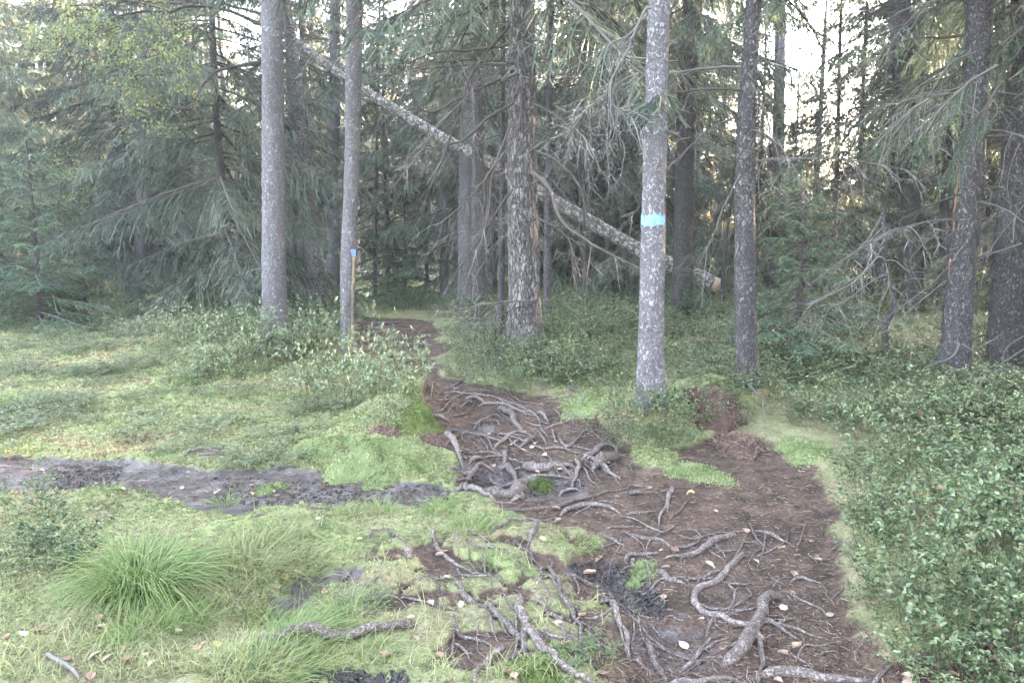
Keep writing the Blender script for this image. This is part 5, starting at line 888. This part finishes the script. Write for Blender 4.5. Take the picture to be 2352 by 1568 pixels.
for u, v, rad, L, n, mt, lab, wd in (
    (590, 1290, .42, .40, 900, M_DRY, "pale straw coloured grass tuft right of the large tussock", (.3, .1)), (690, 1300, .3, .34, 500, M_DRY, "straw coloured grass tuft on the rim of the muddy ditch", (.25, 0)), (640, 1230, .3, .3, 420, M_DRY, "dry grass tuft beside the bog mud", (.2, 0)), (690, 1455, .36, .34, 750, M_GRASS, "green grass tuft combed to the right below the muddy ditch", (.6, .1)), (600, 1440, .3, .3, 450, M_GRASS, "grass tuft left of the combed green tuft", (.4, 0)), (330, 1450, .35, .32, 600, M_GRASS, "shaggy grass tuft in front of the large tussock", (.2, 0)), (430, 1420, .3, .32, 500, M_GRASS, "grass tuft between the large tussock and the sunken log", (.2, 0)), (250, 1490, .25, .22, 250, M_GRASS, "small grass tuft left of the sunken log", (0, 0)),
    (560, 1545, .4, .34, 900, M_DRY, "pale grass tuft in front of the sunken log", (.3, .1)), (640, 1530, .34, .34, 700, M_GRASS, "blue green grass tuft on the near side of the sunken log", (.3, .1)), (860, 1500, .14, .34, 60, M_GRASS, "few long blades by the bottom mud", (0, 0)), (800, 1400, .28, .34, 380, M_GRASS, "thin grass tuft leaning over the muddy ditch", (.1, 0)), (870, 1165, .26, .26, 300, M_GRASS, "grass tuft at the near edge of the bog mud", (0, 0)), (810, 1180, .2, .22, 200, M_GRASS, "small grass tuft by the middle of the bog mud", (0, 0)), (1010, 1165, .24, .3, 330, M_GRASS, "fresh grass tuft left of the elbow root", (.1, 0)), (1075, 1215, .26, .3, 380, M_GRASS, "fresh grass tuft in the middle moss", (.1, 0)), (1000, 1230, .22, .24, 220, M_DRY, "pale grass tuft in the middle moss", (.1, 0)), (1150, 1200, .2, .2, 220, M_GRASS, "short grass tuft under the tangle", (.1, 0)), (1320, 1240, .26, .2, 320, M_GRASS, "spread grass tuft at the edge of the wet mud hollow", (.2, 0)), (1120, 1290, .22, .24, 220, M_GRASS, "grass tuft beside the long winding root", (0, 0)), (1475, 1290, .10, .16, 90, M_GRASS, "tiny grass tuft on the moss in the root net", (0, 0)), (1440, 1365, .1, .14, 70, M_GRASS, "tiny grass tuft below the wet mud hollow", (0, 0)), (1390, 1500, .12, .16, 60, M_GRASS, "grass tuft among the roots at the bottom", (.1, 0)), (1330, 1400, .15, .16, 60, M_GRASS, "grass tuft right of the long winding root", (0, 0)), (1200, 1058, .1, .16, 60, M_GRASS, "tiny grass tuft in the root tangle", (0, 0)), (90, 1030, .2, .25, 160, M_GRASS, "grass tuft on the far rim of the bog mud at left", (0, 0)), (520, 1140, .2, .25, 180, M_GRASS, "grass tuft standing at the near rim of the mud", (0, 0)), (240, 1130, .3, .22, 260, M_GRASS, "low grass behind the large tussock", (0, 0)), (420, 1050, .25, .2, 220, M_GRASS, "short grass tuft on the far mud rim", (0, 0)), (430, 880, .3, .3, 220, M_GRASS, "bright grass tuft against the grey bilberry", (0, 0)), (240, 738, .5, .4, 300, M_GRASS, "far grass tuft beside the young spruces", (0, 0))):
    tussock(u, v, rad * .95, L * .68, int(n * .55), mt, lab, .0036, (.3, 1.1), wind=wd)
def grass_stuff():
    mb = MB(); g = np.vstack([scatter_px(3000, [(480, 1170), (1000, 1160), (1250, 1190), (1350, 1300), (1300, 1480), (1000, 1560), (300, 1568), (200, 1400), (520, 1380)], 61), scatter_px(2200, [(0, 900), (420, 880), (640, 960), (560, 1050), (0, 1040)], 62), scatter_px(1500, [(0, 1380), (500, 1380), (650, 1568), (0, 1568)], 63), scatter_px(900, [(1000, 1400), (1420, 1380), (1420, 1568), (1000, 1568)], 64)])
    p, m, r = masks(g[:, 0], g[:, 1]); keep = (np.maximum(p, m) < .6) & (fbm(g[:, 0] * 2.2, g[:, 1] * 2.2, 81, 2) > -.15); g = offroots(g[keep], .025); n = len(g)
    blades(mb, g, nrm(rng.normal(0, .4, (n, 3)) + [.1, 0, 1.]), rng.uniform(.05, .16, n), .0032, rng.uniform(.2, 1., n), np.clip(rng.normal(.55, .22, n), 0, 1), 4)
    tag(put("grass", mb.mesh("grass", M_DRY)), "thin grass growing through the bog moss", None, None, 'stuff')
grass_stuff()
# ------------------------------------------------------------------ moss, litter, leaves
def moss_stuff():
    mb = MB(); g = np.vstack([scatter_px(34000, [(0, 1568), (0, 1110), (1100, 1140), (1420, 1250), (1420, 1568)], 65), scatter_px(26000, [(0, 760), (500, 740), (1060, 900), (1060, 1120), (0, 1060)], 66), scatter_px(9000, [(1900, 1040), (2352, 1000), (2352, 1568), (2060, 1568)], 67), scatter_px(5000, [(1250, 880), (1500, 860), (1700, 1080), (1400, 1080)], 68)])
    p, m, r = masks(g[:, 0], g[:, 1]); g = g[(np.maximum(p, m) < .45)]; g = offroots(g, .025); g = g[(sdf(THIN, g[:, 0], g[:, 1]) < 0) | (rng.random(len(g)) < .45)]; n = len(g); sc = np.clip(np.linalg.norm(g[:, :2], axis=1) / 4., .7, 3)
    tone = np.clip(.56 + .62 * fbm(g[:, 0] * 1.7, g[:, 1] * 1.7, 83, 4) + rng.normal(0, .14, n) + (rng.random(n) < .05) * .3, 0, 1)
    for k in range(3): strips(mb, g - [0, 0, .004], nrm(rv(n) * [1, 1, .3] + [0, 0, .55]), rng.uniform(.009, .020, n) * sc, .0085 * sc, tone, .25)
    tag(put("moss", mb.mesh("moss", M_MOSS)), "pale yellow green bog moss", None, None, 'stuff')
moss_stuff()
def cushion(u, v, r, h, n, mat, label, name="moss_cushion", squash=(1, 1)):
    b = G(u, v)[0]; mb = MB(); a = rng.uniform(0, 6.28, n); ph = rng.uniform(0, 6, 3)
    def lob(a): return 1 + .22 * np.sin(2 * a + ph[0]) + .16 * np.sin(3 * a + ph[1]) + .10 * np.sin(7 * a + ph[2])
    q = r * np.sqrt(rng.random(n)); x, y = q * lob(a) * np.cos(a) * squash[0], q * lob(a) * np.sin(a) * squash[1]
    z = h * np.clip(1 - (q / r) ** 2, 0, 1) * (1 + .4 * fbm(x * 14 / r * .3, y * 14 / r * .3, int(u), 2)) + H(x + b[0], y + b[1]) - b[2]
    nn = nrm(np.stack([x / r * h * 2 / r, y / r * h * 2 / r, np.ones(n)], 1))
    strips(mb, np.stack([x, y, z - .008], 1), nrm(nn + .7 * rv(n)), rng.uniform(.008, .019, n), .0085, np.clip(.5 + .35 * fbm(x * 9, y * 9, 84, 2) + rng.normal(0, .15, n), 0, .95), .25)
    # solid body under the shoots
    m = 14; k = 22; rr = np.linspace(0, 1, m); A = np.arange(k) / k * 6.283; X = (rr[:, None] * r * lob(A) * np.cos(A)) * squash[0]; Y = (rr[:, None] * r * lob(A) * np.sin(A)) * squash[1]
    Z = h * (1 - rr[:, None] ** 2) * (1 + .4 * fbm(X * 14 / r * .3, Y * 14 / r * .3, int(u), 2)) + H(X + b[0], Y + b[1]) - b[2] - .01 - .03 * (rr[:, None] > .98)
    V = np.stack([X, Y, Z], -1).reshape(-1, 3); i = np.arange(m - 1)[:, None] * k; j = np.arange(k)[None]; mb.quads(V, np.stack([i + j, i + k + j, i + k + (j + 1) % k, i + (j + 1) % k], -1).reshape(-1, 4), .3)
    tag(put(name, mb.mesh(name, mat), None, b), label, "moss", "moss cushions")
for a in ((965, 985, .26, .12, 2600, M_DMOSS, "dark green steep moss cushion on the hummock face"), (850, 1045, .34, .10, 3600, M_MOSS, "large yellow green moss cushion below the hummock"), (750, 1040, .28, .08, 2600, M_MOSS, "yellow green moss cushion left of the large one"), (930, 1070, .22, .07, 1800, M_MOSS, "green moss cushion by the foot of the hummock"), (1240, 1093, .09, .05, 900, M_DMOSS, "dark moss hanging on the flank of the thickest tangle root"), (1290, 1500, .10, .02, 600, M_MOSS, "moss cushion between the roots at the bottom edge"), (1230, 1545, .14, .02, 900, M_DMOSS, "dark moss cushion at the bottom edge"), (1600, 1075, .26, .03, 1800, M_MOSS, "pale moss patch between the two arms of the path"), (1850, 1035, .26, .03, 1600, M_MOSS, "bright green moss patch at the bend of the right path"), (1650, 905, .2, .06, 900, M_DMOSS, "green moss mound behind the soil heap"), (1345, 925, .3, .03, 1300, M_MOSS, "bright moss strip at the inner path bank"), (620, 1110, .12, .03, 500, M_MOSS, "small moss islet on the bog mud"), (1475, 1300, .10, .03, 450, M_MOSS, "small moss clump in the root net"), (570, 735, .35, .2, 700, M_DMOSS, "mossy dark mound left of the thick pale spruce"), (2235, 1010, .25, .05, 1000, M_DMOSS, "dark moss mound among the bilberry on the right"), (870, 1095, .14, .05, 800, M_MOSS, "round moss cushion at the mud rim")):
    cushion(*a)
def soil_heap(u, v, r, h, label, n=1500, name="soil_heap"):
    b = G(u, v)[0]; mb = MB(); m, k = 16, 26; rr = np.linspace(0, 1, m); A = np.arange(k) / k * 6.283; ph = rng.uniform(0, 6, 3)
    def lob(a): return 1 + .2 * np.sin(2 * a + ph[0]) + .16 * np.sin(3 * a + ph[1]) + .12 * np.sin(7 * a + ph[2])
    X = rr[:, None] * r * lob(A) * np.cos(A); Y = rr[:, None] * r * lob(A) * np.sin(A)
    Z = h * (1 - rr[:, None] ** 2) ** .8 + .12 * h * fbm(X * 12, Y * 12, 7, 3) + H(X + b[0], Y + b[1]) - b[2] - .05 * (rr[:, None] > .98)
    V = np.stack([X, Y, Z], -1).reshape(-1, 3); i = np.arange(m - 1)[:, None] * k; j = np.arange(k)[None]; mb.quads(V, np.stack([i + j, i + k + j, i + k + (j + 1) % k, i + (j + 1) % k], -1).reshape(-1, 4), .15)
    a = rng.uniform(0, 6.28, n); q = r * np.sqrt(rng.random(n)); x, y = q * 1.12 * lob(a) * np.cos(a), q * 1.12 * lob(a) * np.sin(a); z = h * np.clip(1 - (q / r) ** 2, 0, 1) ** .8 + H(x + b[0], y + b[1]) - b[2]
    strips(mb, np.stack([x, y, z], 1), nrm(rv(n) * [1, 1, .6] + [0, 0, .25]), rng.uniform(.015, .09, n), .0035, rng.uniform(0, 1., n), .5); tag(put(name, mb.mesh(name, M_HEAP), None, b), label, "heap", None)
M_HEAP = leafmat("red_brown_litter", [(0., (.045, .028, .024)), (.5, (.13, .085, .07)), (1., (.30, .21, .17))], 0, .85, .1, 0)
soil_heap(1640, 955, .26, .20, "red brown heap of needles and twigs right of the blue banded spruce"); soil_heap(1700, 1018, .20, .06, "low root mat of reddish litter below the red brown heap", 900, "root_mat"); soil_heap(790, 1052, .10, .05, "small dark clod of peat in the moss", 300, "peat_clod"); soil_heap(925, 768, .4, .12, "dark litter hump in the middle of the upper path", 600, "litter_hump")
for k, (u, v) in enumerate([(1010, 1018), (880, 1000)]): soil_heap(u, v, .14, .05, ("red brown mossy litter beside the splintered wood", "dark bare peat under the hummock bush")[k], 400, "peat_clod")
def litter():
    mb = MB(); g = np.vstack([scatter_px(26000, [(1000, 860), (1400, 930), (1900, 1080), (1960, 1400), (2100, 1568), (1380, 1568), (1300, 1250), (1000, 1000)], 71), scatter_px(2500, [(0, 1040), (1060, 1100), (1060, 1150), (0, 1130)], 72), scatter_px(15000, [(0, 780), (500, 780), (1000, 980), (1420, 1250), (1420, 1568), (0, 1568)], 73), scatter_px(2000, [(830, 735), (990, 740), (1000, 850), (830, 810)], 74), scatter_px(3500, [(2060, 1500), (2352, 1440), (2352, 1568), (2080, 1568)], 174)]); n = len(g)
    d = nrm(rv(n) * [1, 1, .2]); sc = np.clip(np.linalg.norm(g[:, :2], axis=1) / 5., .8, 2.2); strips(mb, g + np.array([0, 0, .004]), d, rng.uniform(.012, .06, n) * sc * rng.random(n) ** .5, .0032 * sc, np.clip(rng.beta(1.6, 2.2, n), 0, 1), .6)
    tag(put("litter", mb.mesh("litter", M_LITTER)), "needles and tiny twigs strewn over the ground", None, None, 'stuff')
litter()
# peat crumbs on the mud
def crumbs():
    mb = MB(); g = np.vstack([scatter_px(500, [(120, 1055), (280, 1060), (270, 1110), (110, 1110)], 75), scatter_px(700, [(480, 1080), (1050, 1110), (1040, 1150), (560, 1150)], 76), scatter_px(700, [(1300, 1270), (1460, 1270), (1540, 1380), (1420, 1390)], 77), scatter_px(400, [(720, 1535), (930, 1530), (940, 1568), (700, 1568)], 78), scatter_px(400, [(1100, 960), (1340, 1100), (1200, 1120), (1050, 1080)], 79)])
    for p in g:
        s = rng.uniform(.006, .022) * (rng.random() ** .6); V = rv(8) * s * np.array([1.2, 1.2, .8]) + p; d = V - p; th = np.argsort(np.arctan2(d[:, 1], d[:, 0])); V = V[th]
        V = np.vstack([V, p + [0, 0, s * .9]]); j = np.arange(8); mb.tris(V, np.stack([j, (j + 1) % 8, np.full(8, 8)], 1), rng.uniform(0, .3))
    tag(put("peat_crumbs", mb.mesh("peat_crumbs", M_PEAT)), "dark peat crumbs churned up on the mud", None, None, 'stuff')
M_PEAT = leafmat("wet_peat", [(0., (.022, .018, .019)), (1., (.09, .075, .075))], 0, .6, .3, 0)
crumbs()
LF = []
for k in range(4):
    mb = MB(); a = np.linspace(0, 1, 7); L, w = .040, .029; wid = w * .5 * np.sin(np.clip(a * 1.1, 0, 1) ** .75 * math.pi) ** .8; cu = .004 * (k - 1); V = []
    for s_ in (-1, 0, 1):
        for i in range(7): V.append([(a[i] - .5) * L, s_ * wid[i], .006 + abs(s_) * (.004 + .006 * (k % 2)) + cu * math.sin(a[i] * 3.1) * (1 + .3 * s_)])
    q = [[r_ * 7 + i, r_ * 7 + i + 1, (r_ + 1) * 7 + i + 1, (r_ + 1) * 7 + i] for r_ in (0, 1) for i in range(6)]; mb.quads(np.array(V), np.array(q), (.15, .45, .7, .95)[k]); LF.append(mb.mesh("fallen_leaf", M_DLEAF))
for nn, reg, lab, grp, sd_ in ((26, [(0, 1045), (800, 1085), (1050, 1120), (800, 1150), (0, 1120)], "pale birch leaf lying on the wet bog mud", "leaves on the bog mud", 91), (50, [(0, 900), (640, 880), (960, 1040), (640, 1050), (0, 1030)], "faded birch leaf on the bog moss beyond the mud", "leaves on the bog moss", 92), (42, [(1150, 1150), (1500, 1100), (1900, 1200), (2000, 1480), (1900, 1568), (1400, 1568), (1300, 1300)], "pinkish birch leaf on the trodden soil among the roots", "leaves among the roots", 93), (34, [(620, 1170), (1150, 1170), (1400, 1400), (1400, 1568), (760, 1568)], "pinkish birch leaf on the thin moss at lower middle", "leaves on the thin moss", 94), (30, [(0, 1380), (200, 1400), (600, 1500), (500, 1568), (0, 1568)], "brown curled leaf in the lower left corner grass", "leaves in the lower left corner", 95), (24, [(1000, 870), (1380, 950), (1420, 1060), (1060, 1080)], "small leaf on the upper path above the tangle", "leaves on the upper path", 96), (22, [(2080, 1510), (2352, 1450), (2352, 1568), (2090, 1568)], "brown leaf on the dark litter under the corner bush", "leaves under the corner bush", 97)):
    for p in scatter_px(nn, reg, sd_):
        k = int(rng.choice(4, p=(.35, .35, .27, .03))); o = put("fallen_leaf", LF[k], None, p + [0, 0, .006], 0, rng.uniform(.7, 1.25), (rng.normal(0, .25), rng.normal(0, .25), rng.uniform(0, 6.28))); tag(o, lab, "leaf", grp)
for u, v, k, lab in ((1568, 1447, 2, "big pale leaf lying flat on the dark soil left of the thickest root"), (2090, 1545, 2, "cream coloured leaf at the lower end of the path edge"), (1385, 1545, 0, "reddish upright leaf on the bottom roots"), (1168, 1548, 0, "red brown leaf on the moss cushion at the bottom"), (640, 1355, 2, "cream leaf caught in grass over the muddy ditch"), (652, 1332, 3, "yellow leaf at the rim of the muddy ditch"), (1550, 1251, 0, "orange brown leaf leaning on the straight smooth root"), (1352, 1293, 1, "pink leaf in the wet mud hollow"), (1628, 1288, 2, "cream leaf under the straight smooth root")):
    p = G(u, v)[0]; tag(put("fallen_leaf", LF[k], None, p + [0, 0, .008], 0, 1.5, (rng.normal(0, .2), rng.normal(0, .2), rng.uniform(0, 6.28))), lab, "leaf", None)

# ------------------------------------------------------------------ thin haze over the wood, put in mostly for the veiling glare
def haze():
    bpy_me = bpy.data.meshes.new("haze"); x0, x1, y0, y1, z0, z1 = -230., 230., -230., 230., -3., 32.
    V = [(x, y, z) for z in (z0, z1) for y in (y0, y1) for x in (x0, x1)]
    bpy_me.from_pydata(V, [], [(0, 2, 3, 1), (4, 5, 7, 6), (0, 1, 5, 4), (2, 6, 7, 3), (0, 4, 6, 2), (1, 3, 7, 5)])
    m = bpy.data.materials.new("haze"); m.use_nodes = True; t = m.node_tree; t.nodes.remove(t.nodes["Principled BSDF"]); v = t.nodes.new("ShaderNodeVolumePrincipled")
    v.inputs["Color"].default_value = (.95, .98, 1., 1); v.inputs["Density"].default_value = HAZE; v.inputs["Anisotropy"].default_value = .3
    t.links.new(v.outputs[0], t.nodes["Material Output"].inputs["Volume"]); bpy_me.materials.append(m); tag(put("haze", bpy_me), "thin pale haze put in over the wood for the veiling glare", None, None, 'stuff')
HAZE = .0015
haze()
